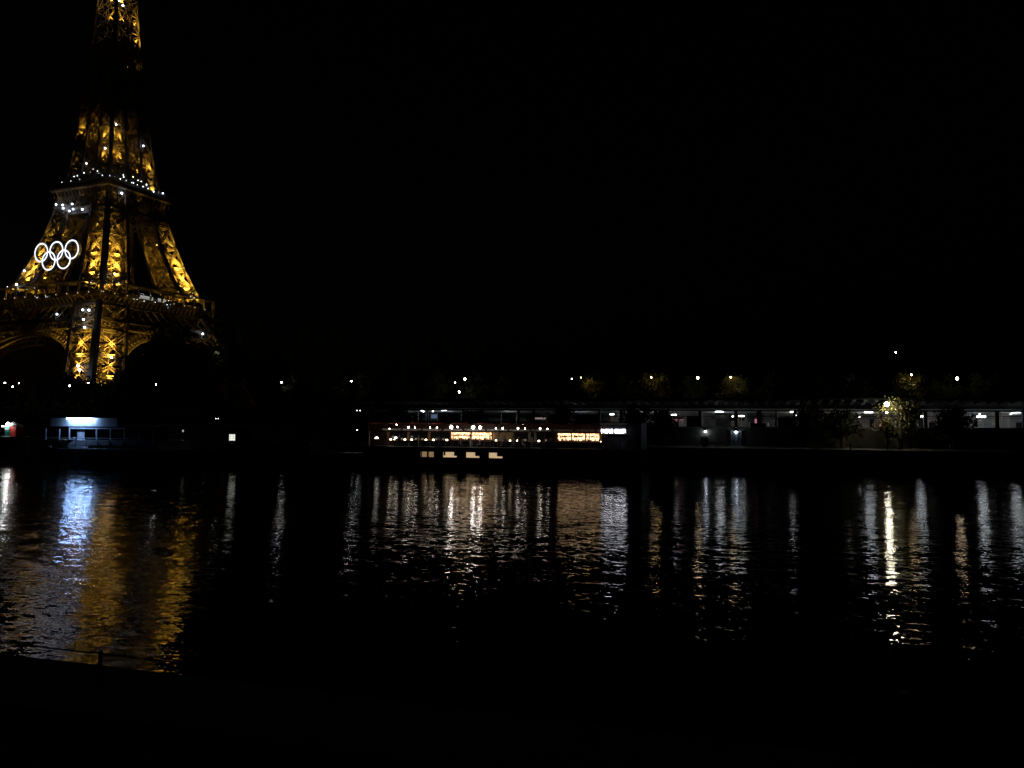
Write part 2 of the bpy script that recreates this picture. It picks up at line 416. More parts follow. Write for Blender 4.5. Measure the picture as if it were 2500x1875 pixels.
# arches
def arch_pt(s, ang, grow, inset=0):
    x = (36 + grow) * math.cos(ang); z = 18 + (21.3 + grow) * math.sin(ang)
    hw = W(max(z, 0)) - 2.2 - inset
    return Matrix.Rotation(s * math.pi/2, 3, 'Z') @ Vector((x, -hw, z))
for s in range(4):
    mb = MB(); n = 44
    for i in range(n):
        a0, a1 = math.pi * i / n, math.pi * (i+1) / n
        for g, w in ((0, .55), (2.2, .3), (4.4, .5)):
            mb.beam(arch_pt(s, a0, g), arch_pt(s, a1, g), w)
        mb.beam(arch_pt(s, a0, 0, 5), arch_pt(s, a1, 0, 5), .5)
        mb.add([arch_pt(s, a0, -.1), arch_pt(s, a1, -.1), arch_pt(s, a1, -.1, .5), arch_pt(s, a0, -.1, .5)], [(0, 1, 2, 3)])
    for a0 in (0.02, math.pi/2, math.pi-.02): mb.beam(arch_pt(s, a0, 0), arch_pt(s, a0, 4.4), .4); mb.beam(arch_pt(s, a0, 0), arch_pt(s, a0, 0, 5), .4)
    arch = mb.build('arch', M_IRON, tower)
    for i in range(1, 42):
        if s > 1 and i % 2: continue
        a = math.pi * i / 42
        g = MB(); n_ = (arch_pt(s, a, 0, 3) - arch_pt(s, a, 0))
        g.beam(arch_pt(s, a, .3), arch_pt(s, a, 1.9), .8, .9); g.beam(arch_pt(s, a, 2.5), arch_pt(s, a, 4.1), .8, .9)
        if i % 2: g.beam(arch_pt(s, a, 0.1), arch_pt(s, a, .1, 5), .18)
        g.build('arch_strut', M_IRON, arch)
# second floor
ring_box(20.2, 114.6, 115.3, 15).build('second_floor_deck', M_IRON, tower)
ring_box(20.6, 115.3, 116.6, .45).build('second_floor_cornice', M_IRON, tower)
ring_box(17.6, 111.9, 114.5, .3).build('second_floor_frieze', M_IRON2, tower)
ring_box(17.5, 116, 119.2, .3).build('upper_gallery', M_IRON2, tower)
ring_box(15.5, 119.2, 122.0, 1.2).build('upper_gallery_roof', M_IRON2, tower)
r2 = MB()
for s in range(4):
    for zz in (118.0, 117.5): r2.beam(face_pt(s, -1, 20.4, zz), face_pt(s, 1, 20.4, zz), .12)
    for i in range(30): r2.beam(face_pt(s, -1 + 2*i/30, 20.4, 116.6), face_pt(s, -1 + 2*i/30, 20.4, 118), .09)
r2.build('second_floor_railing', M_IRON, tower)
b2 = MB()
for i in range(4):
    a0, a1 = i/4*math.pi/2, (i+1)/4*math.pi/2
    b2.beam((0, -.3 + 2.4*math.sin(a0)*1.0, 114.6 - 3.2*(1-math.cos(a0))), (0, -.3 + 2.4*math.sin(a1), 114.6 - 3.2*(1-math.cos(a1))), .3)
b2_me = b2.mesh('console', M_IRON)
for s in range(4):
    for i in range(16):
        o = bpy.data.objects.new('console', b2_me); col.objects.link(o); o.parent = tower
        o.location = face_pt(s, -1 + 2*(i+.5)/16, 20.3, 0); o.rotation_euler = (0, 0, s*math.pi/2)

# flashing lamps and the small lights of the galleries
spark_me = MB().ball((0, 0, 0), .42, 6, 4).mesh('flash_lamp', E_SPARK)
dot_me = MB().ball((0, 0, 0), .2, 5, 3).mesh('gallery_light', E_DOT)
def lamp(me, name, p, s=1.):
    o = bpy.data.objects.new(name, me); col.objects.link(o); o.parent = tower; o.location = p; o.scale = (s, s, s); return o
for px, py, ax, v, s in [(137,499.5,'y',-20,.8),(153,500.5,'y',-20,1),(154,508,'y',-20.5,1),(176,498,'y',-20,.9),(178.5,510.6,'y',-20.5,.9),(169,515,'y',-20.6,.9),(201,511,'y',-20.5,1),
        (297.5,471.6,'x',18.5,1.1),(59.5,661,'y',-30,1),(40.5,694.4,'y',-36.6,1),(281,669,'x',31,.7),(139,767,'y',-43,.9),(202,756.5,'y',-42,1),(217,757,'y',-42,1),(204,780,'y',-45,1),
        (206,799,'y',-45,1),(495,815,'x',45,1),(190,893,'y',-55,1.2),(194,903,'y',-56,1.3),(272,873,'x',52,.9),(283.5,304,'x',12,.9),(257,362,'y',-13.5,.9),(350,356,'x',13.5,.8),(211,399,'y',-15,.7),
        (291,1,'x',6.8,1),(300,13.6,'x',7,1.1),(375,468,'x',20.6,.5),(397.5,472,'x',20.8,.7)]:
    lamp(spark_me, 'flash_lamp', tpt(px, py, ax, v), s)
for px, py in [(151,445),(173,442),(181,431),(189,429),(195,438),(205,422),(221,420),(227.5,413),(238,417.5),(241.6,423),(268,429),(280,431),(250,428)]:
    lamp(dot_me, 'gallery_light', tpt(px, py, 'y', -19.5), random.uniform(.3, 1.2))
for px, py in [(294,436.5),(301,427),(302,432),(308,441),(325,432),(326,446.5),(322,446),(335.6,451),(349.5,455.5),(357.7,450.5),(357.7,453),(361.7,460),(387.5,469),(345,443),(337,440)]:
    lamp(dot_me, 'gallery_light', tpt(px, py, 'x', 19.5), random.uniform(.3, 1.5))
for px, py in [(18,700),(44,703),(48,712),(66,707),(90,727),(93,725),(112,725),(116,725),(120,723),(213,689),(222,690),(230,691),(84,703)]:
    lamp(dot_me, 'gallery_light', tpt(px, py, 'y', -35.9), random.uniform(.25, .8))
for px, py in [(275,686),(290,690),(300,692),(327,730),(335,731),(352,735),(379,738),(408,744),(410,751),(416,743),(436,712),(466,724),(474,727),(484,726),(345,717),(350,718),(368,721),(404,735),(412,734),(260,694),(400,729),(470,716)]:
    lamp(dot_me, 'gallery_light', tpt(px, py, 'x', 35.9), random.uniform(.25, .8))
# lit rooms of the first floor seen through the gallery
for a, b, t0, t1 in ((343, 374, 716, 724), (386, 402, 724, 733)):
    p, q = tpt(a, t0, 'x', 33.5), tpt(b, t1 + 4, 'x', 33.5)
    MB().box(33.4, 33.5, p.y, q.y, 58.6, 60.2).build('lit_window', emit('room_light', (.85, .85, .8), .35), tower)

# the floodlights inside the ironwork, as on the real tower: spots shining up the legs
def flood(p, tgt, energy, ang=75, rad=.5, name='floodlight'):
    l = bpy.data.lights.new(name, 'SPOT'); l.energy = energy; l.color = (1, .64, .09); l.spot_size = R(ang); l.spot_blend = .6; l.shadow_soft_size = rad
    o = bpy.data.objects.new(name, l); col.objects.link(o); o.parent = tower; o.location = p
    o.rotation_euler = (Vector(tgt) - Vector(p)).to_track_quat('-Z', 'Y').to_euler(); return o
def legc(sx, sy, z, k=.5): 
    o = W(z) - LWI(z) * k; return Vector((sx * o, sy * o, z))
def leg_flood(sx, sy, z, e, up=7, out=True):
    # one lamp low in the panel, turned up and out to the two river-side faces
    p = legc(sx, sy, z + 1.2, .6)
    flood(p, legc(sx, sy, z + up + 1, .15), 8800 * e, 112)
    # and one on a bracket outside each river-side face, grazing the bracing
    w = W(z); m_ = w - LWI(z) * .5
    if sy < 0 and out: flood((sx * m_, -(w + 3.4), z - .6), (sx * m_ * .97, -W(z + 5) + 4.5, z + 5), 9500 * e, 66)
    if sx > 0 and out: flood((w + 3.4, sy * m_, z - .6), (W(z + 5) - 4.5, sy * m_ * .97, z + 5), 9500 * e, 66)
for z, e in ((1, .4), (9, .7), (18, 1.3), (24, .7), (27.7, 1.3), (33, .7), (62.5, 1.9), (68.6, 1.8), (73, 1.0), (79, 1.3), (84, .6)): leg_flood(1, -1, z, e, 6, z < 82)
for z, e in ((39.5, .25), (45, .15), (90.5, .8), (96, .3), (105, .12)): leg_flood(1, -1, z, e, 4, False)
for z, e in ((18, .25), (27.7, .25), (62.5, 1.6), (68.6, 1.5), (74, 1.0), (79, .9), (90.5, .5)): leg_flood(-1, -1, z, e, 6, 60 < z < 85)
for z, e in ((62.5, 2.4), (68.6, 2.2), (74, 1.5), (79, 1.9), (85, .9), (90.5, 1.1)): leg_flood(1, 1, z, e, 5, z < 80)
for z, e in ((62.5, .4), (79, .3)): leg_flood(-1, 1, z, e, 5, False)
for sx, sy, z, e, o in ((1, -1, 118.5, .9, 0), (1, -1, 128.5, 1.3, 1), (1, -1, 139, 1.0, 1), (1, -1, 146, .4, 0), (-1, -1, 118.5, .25, 0), (-1, -1, 128.5, .4, 0), (-1, -1, 145, .8, 1), (1, 1, 118.5, 1.7, 1), (1, 1, 128.5, 1.5, 1), (1, 1, 136, .4, 0),
        (1, 1, 184, .10, 0), (1, -1, 203, .7, 1), (1, 1, 197, .5, 1), (1, 1, 206, .4, 1), (1, -1, 214, .7, 1)):
    p = legc(sx, sy, z + 1, .75); flood(p, legc(sx, sy, z + 4.2, -.1), 6500 * e, 76)
    if o:
        w = W(z); m_ = w - LWI(z) * .5
        if sy < 0: flood((sx * m_, -(w + 1.4), z + .2), (sx * m_ * .97, -W(z + 5) + 2, z + 5), 6500 * e, 60)
        if sx > 0: flood((w + 1.4, sy * m_, z + .2), (W(z + 5) - 2, sy * m_ * .97, z + 5), 6500 * e, 60)
for s in (0, 1):                          # warm wash on galleries and arches
    for t in (-.8, -.4, 0, .4, .8):
        flood(face_pt(s, t, 32.5, 58.2), face_pt(s, t, 34.9, 63), 330, 120)
        flood(face_pt(s, t, 17.8, 110.5), face_pt(s, t, 20.5, 116), 170, 120)
    for t in (-.62, .62):
        flood(face_pt(s, t, 40, 20), face_pt(s, t * .72, 47.5, 38), 8500, 75)
        flood(face_pt(s, t, 52, 14), face_pt(s, t * .72, 43, 40), 5000, 50)
    tn = .62 if s == 0 else -.62
    flood(face_pt(s, tn * .5, 56, 10), face_pt(s, tn, 43, 34), 30000, 52)
    flood(face_pt(s, tn * .8, 36, 14), face_pt(s, tn, 45, 36), 16000, 70)
    for t in (-.96, .96): flood(face_pt(s, t, 37.5, 52), face_pt(s, t, 35, 60), 110, 90)

# five interlocking rings hung on the river face
rings = thing('ring_emblem', 'five white illuminated interlocking rings hanging on the left face of the iron tower', 'emblem', (TX, TY, TZ), TYAW)
def torus_band(cx, cz, ro, ri, y0, y1, n=56):
    mb = MB(); vs = []
    for i in range(n):
        a = 2*math.pi*i/n
        for r, y in ((ro, y0), (ri, y0), (ri, y1), (ro, y1)): vs.append((cx + r*math.cos(a), y, cz + r*math.sin(a)))
    fs = []
    for i in range(n):
        j = (i+1) % n
        for k in range(4): fs.append((i*4+k, i*4+(k+1) % 4, j*4+(k+1) % 4, j*4+k))
    return mb.add(vs, fs)
for cx, cz in ((-13.4, 81.3), (-3.0, 81.3), (7.4, 81.2), (-8.1, 76.8), (2.2, 76.8)):
    yb = -28.6
    b = torus_band(cx, cz, 4.75, 4.05, yb, yb + 1.5).build('ring', M_RING_SIDE, rings)
    torus_band(cx, cz, 4.7, 4.1, yb - .06, yb - .01).build('light_face', E_RING, b)
fr = MB()
for x in (-15, -9, -3, 3, 9): fr.beam((x, -27.0, 71.5), (x, -26.4, 86.5), .18)
for zz in (73, 79, 84): fr.beam((-24, -26.8, zz), (20, -26.8, zz), .18)
fr.build('support_frame', M_IRON2, rings)

# ------------------------------------------------------------------ trees
def crown_mesh(name, rx, rz, nleaf, seed, m, size=.34, clumps=26):
    rnd = random.Random(seed); mb = MB(); cl = []
    for _ in range(clumps):
        while True:
            v = Vector((rnd.uniform(-1, 1), rnd.uniform(-1, 1), rnd.uniform(-1, 1)))
            if .25 < v.length < 1: break
        cl.append((Vector((v.x*rx*.8, v.y*rx*.8, v.z*rz*.8)), rnd.uniform(.2, .42) * rx))
    for i in range(nleaf):
        c, r = cl[rnd.randrange(clumps)]
        v = Vector((rnd.gauss(0, .5), rnd.gauss(0, .5), rnd.gauss(0, .42))) * r + c
        a = Vector((rnd.gauss(0, 1), rnd.gauss(0, 1), rnd.gauss(0, 1))).normalized(); b = a.orthogonal().normalized()
        b = (Matrix.Rotation(rnd.uniform(0, 6.3), 3, a) @ b); c2 = a.cross(b)
        s = size * rnd.uniform(.6, 1.3)
        mb.add([v - b*s, v + c2*s*.45, v + b*s, v - c2*s*.45], [(0, 1, 2, 3)])
    return mb.mesh(name, m)
def trunk_mesh(h, r, seed, rx, rz):
    rnd = random.Random(seed); mb = MB(); mb.tube((0, 0, 0), (.15, .1, h), r, r*.6, 9)
    for k in range(7):
        a = k*2.4 + rnd.uniform(-.3, .3); z = h*rnd.uniform(.7, 1)
        e = Vector((math.cos(a)*rx*.62, math.sin(a)*rx*.62, h + rz*rnd.uniform(.1, 1.1)))
        mid = Vector((.15, .1, z)).lerp(e, .5) + Vector((0, 0, rnd.uniform(0, .6)))
        mb.tube((.1, .1, z), mid, r*.4, r*.25, 6, False); mb.tube(mid, e, r*.25, r*.06, 6, False)
    return mb.mesh('trunk', M_BARK)
def make_tree(h, rx, rz, seed, m=M_LEAF, nleaf=2600, size=.34):
    return (crown_mesh('crown', rx, rz, nleaf, seed, m, size), trunk_mesh(h - rz, .28, seed, rx, rz), h, rz)
M_LEAFK = mat('foliage_shaded', (.022, .032, .012), .8, var=.4, scale=.9, spec=.15)  # leaf copy for the young trees, shade put into the colour
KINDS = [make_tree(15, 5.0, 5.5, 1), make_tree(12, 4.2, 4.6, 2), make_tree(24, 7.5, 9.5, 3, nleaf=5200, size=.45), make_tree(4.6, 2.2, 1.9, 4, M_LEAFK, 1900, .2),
         make_tree(15, 5.0, 5.5, 5, M_LEAF2), make_tree(7.2, 3.0, 3.2, 6, M_LEAF2, 3600, .2)]
KINDS.append((crown_mesh('crown', 6.5, 6.5, 7000, 8, M_LEAFD, .62, 34), trunk_mesh(6, .35, 8, 6, 6), 12.6, 6.6))
def put_tree(kind, x, y, z, rz, s, label, group=None, sq=1.):
    cr, tr, h, r = KINDS[kind]
    t = thing('tree', label, 'tree', (x, y, z), rz, group); t.scale = (s, s, s * sq)
    c = bpy.data.objects.new('crown', cr); col.objects.link(c); c.parent = t; c.location = (0, 0, h - r)
    k = bpy.data.objects.new('trunk', tr); col.objects.link(k); k.parent = t
    return t
ordw = ['first', 'second', 'third', 'fourth', 'fifth', 'sixth', 'seventh', 'eighth', 'ninth', 'tenth', 'eleventh', 'twelfth', 'thirteenth', 'fourteenth', 'fifteenth', 'sixteenth', 'seventeenth', 'eighteenth', 'nineteenth', 'twentieth']
# tall trees between river and tower: crowns as dark silhouettes
for i, (px, top, Y, k) in enumerate([(20, 942, 210, 0), (95, 938, 205, 1), (158, 905, 200, 6), (208, 924, 205, 6), (262, 926, 203, 6), (318, 868, 196, 2), (395, 800, 200, 2), (470, 785, 205, 2), (560, 800, 200, 2), (660, 850, 196, 2)]):
    p = at(px, top, Y); h = p.z - 7.7; s = h / KINDS[k][2]
    put_tree(k, p.x, Y, 7.7, i*1.3, s, f'dark tree before the foot of the iron tower, {ordw[i]} from the left', 'trees before the tower')
# street trees along the upper embankment, some in the lamp-lit leaf colour
row = [(735, 895, 0), (815, 905, 1), (900, 900, 0), (985, 905, 1), (1070, 900, 0), (1160, 908, 1), (1250, 900, 0), (1345, 905, 1), (1440, 905, 4), (1525, 908, 1), (1600, 900, 4), (1690, 908, 0),
       (1785, 908, 4), (1880, 905, 1), (1985, 900, 0), (2090, 905, 1), (2222, 900, 4), (2310, 908, 1), (2410, 900, 0), (2490, 900, 1)]
for i, (px, top, k) in enumerate(row):
    Y = 172 + (i % 3) * 2; p = at(px, top, Y); s = (p.z - 7.7) / KINDS[k][2]
    put_tree(k, p.x, Y, 7.7, i*2.1, s, f'street tree above the station roof, {ordw[i]} from the left of the row', 'street trees behind the station')
# young trees on the lower quay, dark in front of the station
for i, (px, top, wd) in enumerate([(975, 992, 1.1), (1155, 1000, .8), (1372, 990, 1.2), (1560, 990, 1.0), (1618, 1000, .85), (1975, 990, 1.25), (2055, 996, 1.1), (2330, 992, 1.3)]):
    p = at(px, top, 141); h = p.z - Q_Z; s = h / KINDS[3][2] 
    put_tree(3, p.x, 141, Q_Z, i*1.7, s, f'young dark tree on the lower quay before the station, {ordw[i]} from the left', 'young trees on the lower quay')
# dark hedge in front of the tower garden
hd_ = MB(); rh = random.Random(3)
for i in range(9000):
    v = Vector((rh.uniform(-330, -62), 188 + rh.gauss(0, 1.0), 7.7 + abs(rh.gauss(2.0, 1.4)))); a_ = Vector((rh.gauss(0, 1), rh.gauss(0, 1), rh.gauss(0, 1))).normalized(); b_ = a_.orthogonal().normalized() * .45; c_ = a_.cross(b_)
    hd_.add([v-b_, v+c_, v+b_, v-c_], [(0, 1, 2, 3)])
hd_.box(-330, -62, 187.6, 188.4, 7.7, 10.4)
tag(hd_.build('hedge', M_LEAF), 'long dark hedge along the upper embankment in front of the iron tower', 'hedge', kind='stuff')
# the tree lit by the bright lamp
p = at(2196, 962, 139)
put_tree(5, p.x, 139, Q_Z, .6, (p.z - Q_Z) / 7.2, 'leafy tree lit yellow green by the bright lamp beside it')

# ------------------------------------------------------------------ lamps of the streets
def street_lamp(p, base_z, label, m=E_STREET, r=.2, group='street lamps on the embankment'):
    t = thing('street_lamp', label, 'street lamp', (p.x, p.y, base_z), 0, group); h = p.z - base_z
    MB().lathe((0, 0, 0), [(.14, 0), (.12, .9), (.06, 1.0), (.045, h - .3), (.09, h - .24)], 8).build('post', M_BLACK, t)
    MB().ball((0, 0, h), r, 8, 6, 1.25).build('lamp_globe', m, t, True)
    MB().lathe((0, 0, 0), [(r*.9, h + r*1.1), (r*.4, h + r*1.6), (.02, h + r*2)], 8).build('lamp_cap', M_BLACK, t)
    return t
E_STREETC = emit('street_lamp_white', (.95, .95, .9), 30)
for i, (px, py, Y, r, m_) in enumerate([(12, 935, 190, .17, E_STREETC), (31, 944, 180, .17, E_STREETC), (46, 935, 215, .13, E_STREETC), (170, 942, 182, .2, E_STREETC), (216, 935, 190, .12, E_STREETC), (381, 938.5, 176, .15, E_STREETC), (687, 933, 170, .17, E_STREETC), (858, 930.5, 170, .15, E_STREETC),
        (1111, 934.5, 190, .13, E_STREETC), (1121, 957, 168.5, .17, E_STREETC), (1135, 925.5, 168, .23, E_STREET), (1396, 925, 190, .12, E_STREET), (1418, 922, 190, .12, E_STREET), (1590, 921, 170, .12, E_STREET), (1703.5, 922.5, 168, .22, E_STREET),
        (1784, 921, 170, .14, E_STREET), (2187, 860, 185, .12, E_STREETC), (2225, 915, 170, .15, E_STREET), (2337, 924, 168, .24, E_STREET)]):
    p = at(px, py, Y)
    street_lamp(p, 7.7, f'lit street lamp on the upper embankment, {ordw[i]} from the left of its row', m_, r)
# unseen point lights added at the tree crowns to brighten patches of leaves
def point(p, e, c, r=.15, name='added_light', parent=None):
    l = bpy.data.lights.new(name, 'POINT'); l.energy = e; l.color = c; l.shadow_soft_size = r
    o = bpy.data.objects.new(name, l); col.objects.link(o); o.location = p
    if parent: o.parent = parent
    return o
for px, py, Y, e in ((1437, 936, 172.5, 30), (1602, 924, 171, 34), (1789, 926, 169, 26), (1812, 938, 169, 20), (1745, 950, 169, 5), (2219, 924, 171, 34), (2232, 938, 171, 10), (1090, 936, 170, 5), (528, 862, 196, 20), (2066, 925, 172, 5)):
    point(at(px, py, Y), e, (1, .72, .30) if e > 20 and px > 600 else (.9, .9, .8), .12, 'added_leaf_light')
# the bright lamp on the lower quay
p = at(2165, 987, 138)
bl = thing('bright_lamp', 'very bright yellowish street lamp beside the lit tree on the lower quay', 'street lamp', (p.x, 138, Q_Z)); h = p.z - Q_Z
MB().lathe((0, 0, 0), [(.16, 0), (.13, 1.0), (.07, 1.1), (.055, h + .3)], 8).build('post', M_BLACK, bl)
MB().beam((0, 0, h + .25), (.5, -.1, h + .35), .07).build('arm', M_BLACK, bl)
MB().ball((.0, -.15, h), .38, 10, 7, .9).build('lamp_globe', E_SODIUM, bl, True)
MB().ball((-.05, -.15, h - 1.35), .13, 8, 5, .9).build('lower_lamp', E_SODIUM, bl, True)
for px in (530, 875.5):
    p = at(px, 1022 if px < 600 else 1002.4, 165 if px < 600 else 150)
    c = thing('car', 'pair of small headlights of a dark car %s' % ('above the black barge' if px < 600 else 'at the left end of the station'), 'car', (p.x, p.y, p.z - .65), 0)
    MB().prism([(-.85, .2), (.85, .2), (.88, .75), (.7, .85), (.55, 1.4), (-.55, 1.4), (-.7, .85), (-.88, .75)], 0, 4.1).build('body', M_DARK, c)
    for s in (-.62, .62): MB().ball((s*.6, -.03, .66), .09, 6, 4).build('headlight', E_COOLS, c)
    for sx_ in (-.8, .8):
        for yy in (.8, 3.2): MB().tube((sx_-.1, yy, .3), (sx_+.1, yy, .3), .3, .3, 12).build('wheel', M_BLACK, c)

# ------------------------------------------------------------------ the riverside station
SB = 158.0                                # back wall
xa, xb = px_x(880, W_Y), px_x(2560, W_Y)
station = thing('railway_station', 'long open riverside railway station with lit corrugated wall, dark columns and ribbed canopy', 'station')
def beamz(x):                             # top of the openings falls slightly to the right
    return 9.85 + (9.3 - 9.85) * (x - xa) / (xb - xa)
MB().box(xa, xb, SB, SB + .3, 5.0, 10.4).build('back_wall', M_GREY, station)
n = int((xb - xa) / .42)
panel_me = MB().prism([(0, 0), (.14, 0), (.2, .0), (.36, 0), (.36, .01), (0, .01)], 0, .01)
M_RIB0 = mat('beam_paint', (.09, .09, .09), .7)
# corrugated sheets: each sheet is a part, its ribs modelled
def sheet(x0, w, z0, z1, m_):
    mb = MB(); k = max(3, int(w / .3)); st = w / k
    for i in range(k):
        a = x0 + i*st
        mb.add([(a, SB-.06, z0), (a+st*.4, SB-.06, z0), (a+st*.5, SB-.15, z0), (a+st*.9, SB-.15, z0), (a+st, SB-.06, z0),
                (a, SB-.06, z1), (a+st*.4, SB-.06, z1), (a+st*.5, SB-.15, z1), (a+st*.9, SB-.15, z1), (a+st, SB-.06, z1)],
               [(j, j+1, j+6, j+5) for j in range(4)])
    return mb.build('wall_sheet', m_, station)
x = xa; rnd = random.Random(5)
M_PANW = mat('corrugated_cream', (.55, .50, .45), .5, var=.15, scale=.7); M_PAND = mat('corrugated_dark', (.10, .11, .11), .5, var=.15, scale=.7); M_PANG = mat('corrugated_grey', (.34, .36, .37), .5, var=.15, scale=.7)
while x < xb - 3:
    sheet(x, 2.9, 5.4, 9.3, rnd.choice([M_PANEL, M_PANW, M_PANG, M_PAND, M_PANW, M_PAND])); x += 3.0
MB().box(xa, xb, 146.9, SB, 5.0, 5.4).build('platform', M_PAVE, station)
cb = MB(); cb.prism([(xa, beamz(xa)), (xb, beamz(xb)), (xb, beamz(xb)+.3), (xa, beamz(xa)+.3)], W_Y + .1, W_Y + .6); cb.build('front_beam', M_RIB0, station)
cb = MB(); cb.prism([(xa, beamz(xa)-.25), (xb, beamz(xb)-.25), (xb, beamz(xb)-.05), (xa, beamz(xa)-.05)], 150.5, 150.8); cb.build('inner_beam', M_WHITE, station)
cb = MB(); cb.prism([(xa, beamz(xa)-.05), (xb, beamz(xb)-.05), (xb, beamz(xb)+.1), (xa, beamz(xa)+.1)], 155.5, 155.7); cb.build('inner_beam', M_WHITE, station)
M_CANO = mat('canopy_felt', (.008, .008, .008), .95, spec=.1)
# canopy: slab rising towards the river with ribs below
MB().add([(xa, W_Y - 4.5, beamz(xa)+2.0), (xb, W_Y - 4.5, beamz(xb)+2.0), (xb, SB + .5, beamz(xb)+.6), (xa, SB + .5, beamz(xa)+.6),
          (xa, W_Y - 4.5, beamz(xa)+2.25), (xb, W_Y - 4.5, beamz(xb)+2.25), (xb, SB + .5, beamz(xb)+.85), (xa, SB + .5, beamz(xa)+.85)],
         [(0, 3, 2, 1), (4, 5, 6, 7), (0, 1, 5, 4), (2, 3, 7, 6), (1, 2, 6, 5), (3, 0, 4, 7)]).build('canopy', M_CANO, station)
k = 0; x = xa + .8; M_RIB = mat('canopy_rib', (.06, .06, .058), .8)
while x < xb:
    z = beamz(x)
    MB().beam((x, W_Y - 4.3, z + 1.85), (x, W_Y + .05, z + 1.35), .5, .34).build('rib', M_RIB, station)
    x += 1.75; k += 1
MB().box(xa, xb, W_Y + 20, W_Y + 20.2, 7.7, 8.7).build('street_parapet', M_CANO, station)
for px, w in [(911, .5), (1044, .35), (1051, .2), (1132, .5), (1177, .5), (1266, .45), (1303, .5), (1395, .25), (1463, .4), (1517, .5), (1600, .5), (1631, .4), (1709, .6), (1797, .55), (1853, .75), (1895, .35), (1940, .5), (1994, .5), (2078, .3), (2260, .5), (2350, .4), (2434, .5), (2499, .4)]:
    X = px_x(px, W_Y + .4); MB().box(X - w/2, X + w/2, W_Y + .15, W_Y + .55, G_Z, beamz(X)).build('column', M_DARK if w > .42 else M_GREY, station)
# lattice posts and pipes inside
for px in (1006, 1021, 1040, 1068, 1127, 1224, 1262, 1335, 1511, 1675, 1714, 1810, 1900, 2000, 2170, 2256, 2362, 2445):
    X = px_x(px, 152); MB().tube((X, 152, 5.4), (X, 152, beamz(X)-.2), .09).build('pipe', M_WHITE, station)
# dark boards closing parts of the openings, most added for the shade of lampless bays
for a, b, t0, t1 in [(1405, 1466, 1012, 1040), (1676, 1708, 1016, 1041), (1899, 1938, 1019, 1041), (1245, 1258, 1021, 1030), (1833, 1870, 1033, 1041), (932, 968, 1004, 1030), (1076, 1122, 1010, 1030), (1142, 1178, 1004, 1030), (1353, 1386, 1010, 1030), (1530, 1566, 1012, 1040), (1600, 1634, 1006, 1040), (1950, 1992, 1010, 1040), (2012, 2040, 1022, 1040), (2300, 2352, 1012, 1042)]:
    p, q = at(a, t0, W_Y + 1.2), at(b, t1, W_Y + 1.2)
    MB().box(p.x, q.x, W_Y + 1.1, W_Y + 1.25, G_Z - .6, p.z).build('shade_board', M_DARK, station)

lamps_st = [(985, 1004.5, 'r'), (1029, 1002, 'r'), (1033.7, 1004.5, 'r'), (1057, 1004, 'r'), (1084, 1001.6, 't'), (1237, 1001.7, 't'), (1408.7, 1002, 't'), (1495, 1011.7, 't'), (1574, 1003, 't'), (1644.6, 1012.4, 't'),
            (1756, 1004.8, 'T'), (1789, 1016.7, 'r'), (1810, 1016, 't'), (1936.5, 1005.7, 't'), (1942.4, 1014, 'r'), (2097.5, 1017.7, 'r'), (2120.5, 1006, 'T'), (2239.6, 1008.4, 't'), (2245, 1016.8, 'T'),
            (2391.5, 1009.7, 'r'), (2395.4, 1017.5, 'T'), (2468, 1010, 'r'), (2480, 1008.8, 'T')]
for i, (px, py, k) in enumerate(lamps_st):
    Y = 148.6 if py < 1008 else 153.0
    p = at(px, py, Y)
    num = ordw[i] if i < 20 else ['twenty-first', 'twenty-second', 'twenty-third'][i-20]
    lab = {'r': f'small round white ceiling lamp, {num} station lamp from the left', 't': f'white tube lamp under the station ceiling, {num} station lamp from the left', 'T': f'large bright white station lamp, {num} station lamp from the left'}[k]
    t = thing('station_lamp', lab, 'ceiling lamp', p, 0, 'lamps hanging under the station ceiling')
    top_ = 10.0 - p.z
    MB().tube((0, 0, .05), (0, 0, max(top_, .3)), .02, .02, 6).build('rod', M_GREY, t)
    if k == 'r':
        MB().ball((0, 0, 0), .17, 8, 5, .8).build('bulb', E_COOLS, t, True); MB().lathe((0, 0, 0), [(.22, .08), (.05, .2)], 10).build('shade', M_GREY, t)
    else:
        L = .5 if k == 't' else .66; hh = .07 if k == 't' else .12
        MB().box(-L, L, -.14, .14, -hh, hh).build('tube', E_COOL, t); MB().box(-L-.08, L+.08, -.18, .18, hh, hh + .06).build('housing', M_GREY, t)

# doors and cable trays on the back wall
for px, w in ((1190, 1.0), (1284, .9), (1322, .5), (1480, .9), (1652, .9), (1726, .8), (1826, .9), (1868, 1.0), (1922, .8), (2090, 1.0), (2128, .7), (2248, .8), (2275, 1.1), (2372, .8), (2410, 1.0), (2452, .8), (2488, 1.1)):
    X = px_x(px, SB); MB().box(X - w/2, X + w/2, SB - .24, SB - .17, 5.4, 7.6 if w > .85 else 8.1).build('door', rnd.choice([M_DARK, M_GREY, M_DARK, M_PANG]), station)
for zz, hh in ((8.6, .12), (8.25, .05)): MB().box(xa, xb, SB - .4, SB - .25, zz, zz + hh).build('cable_tray', M_DARK, station)
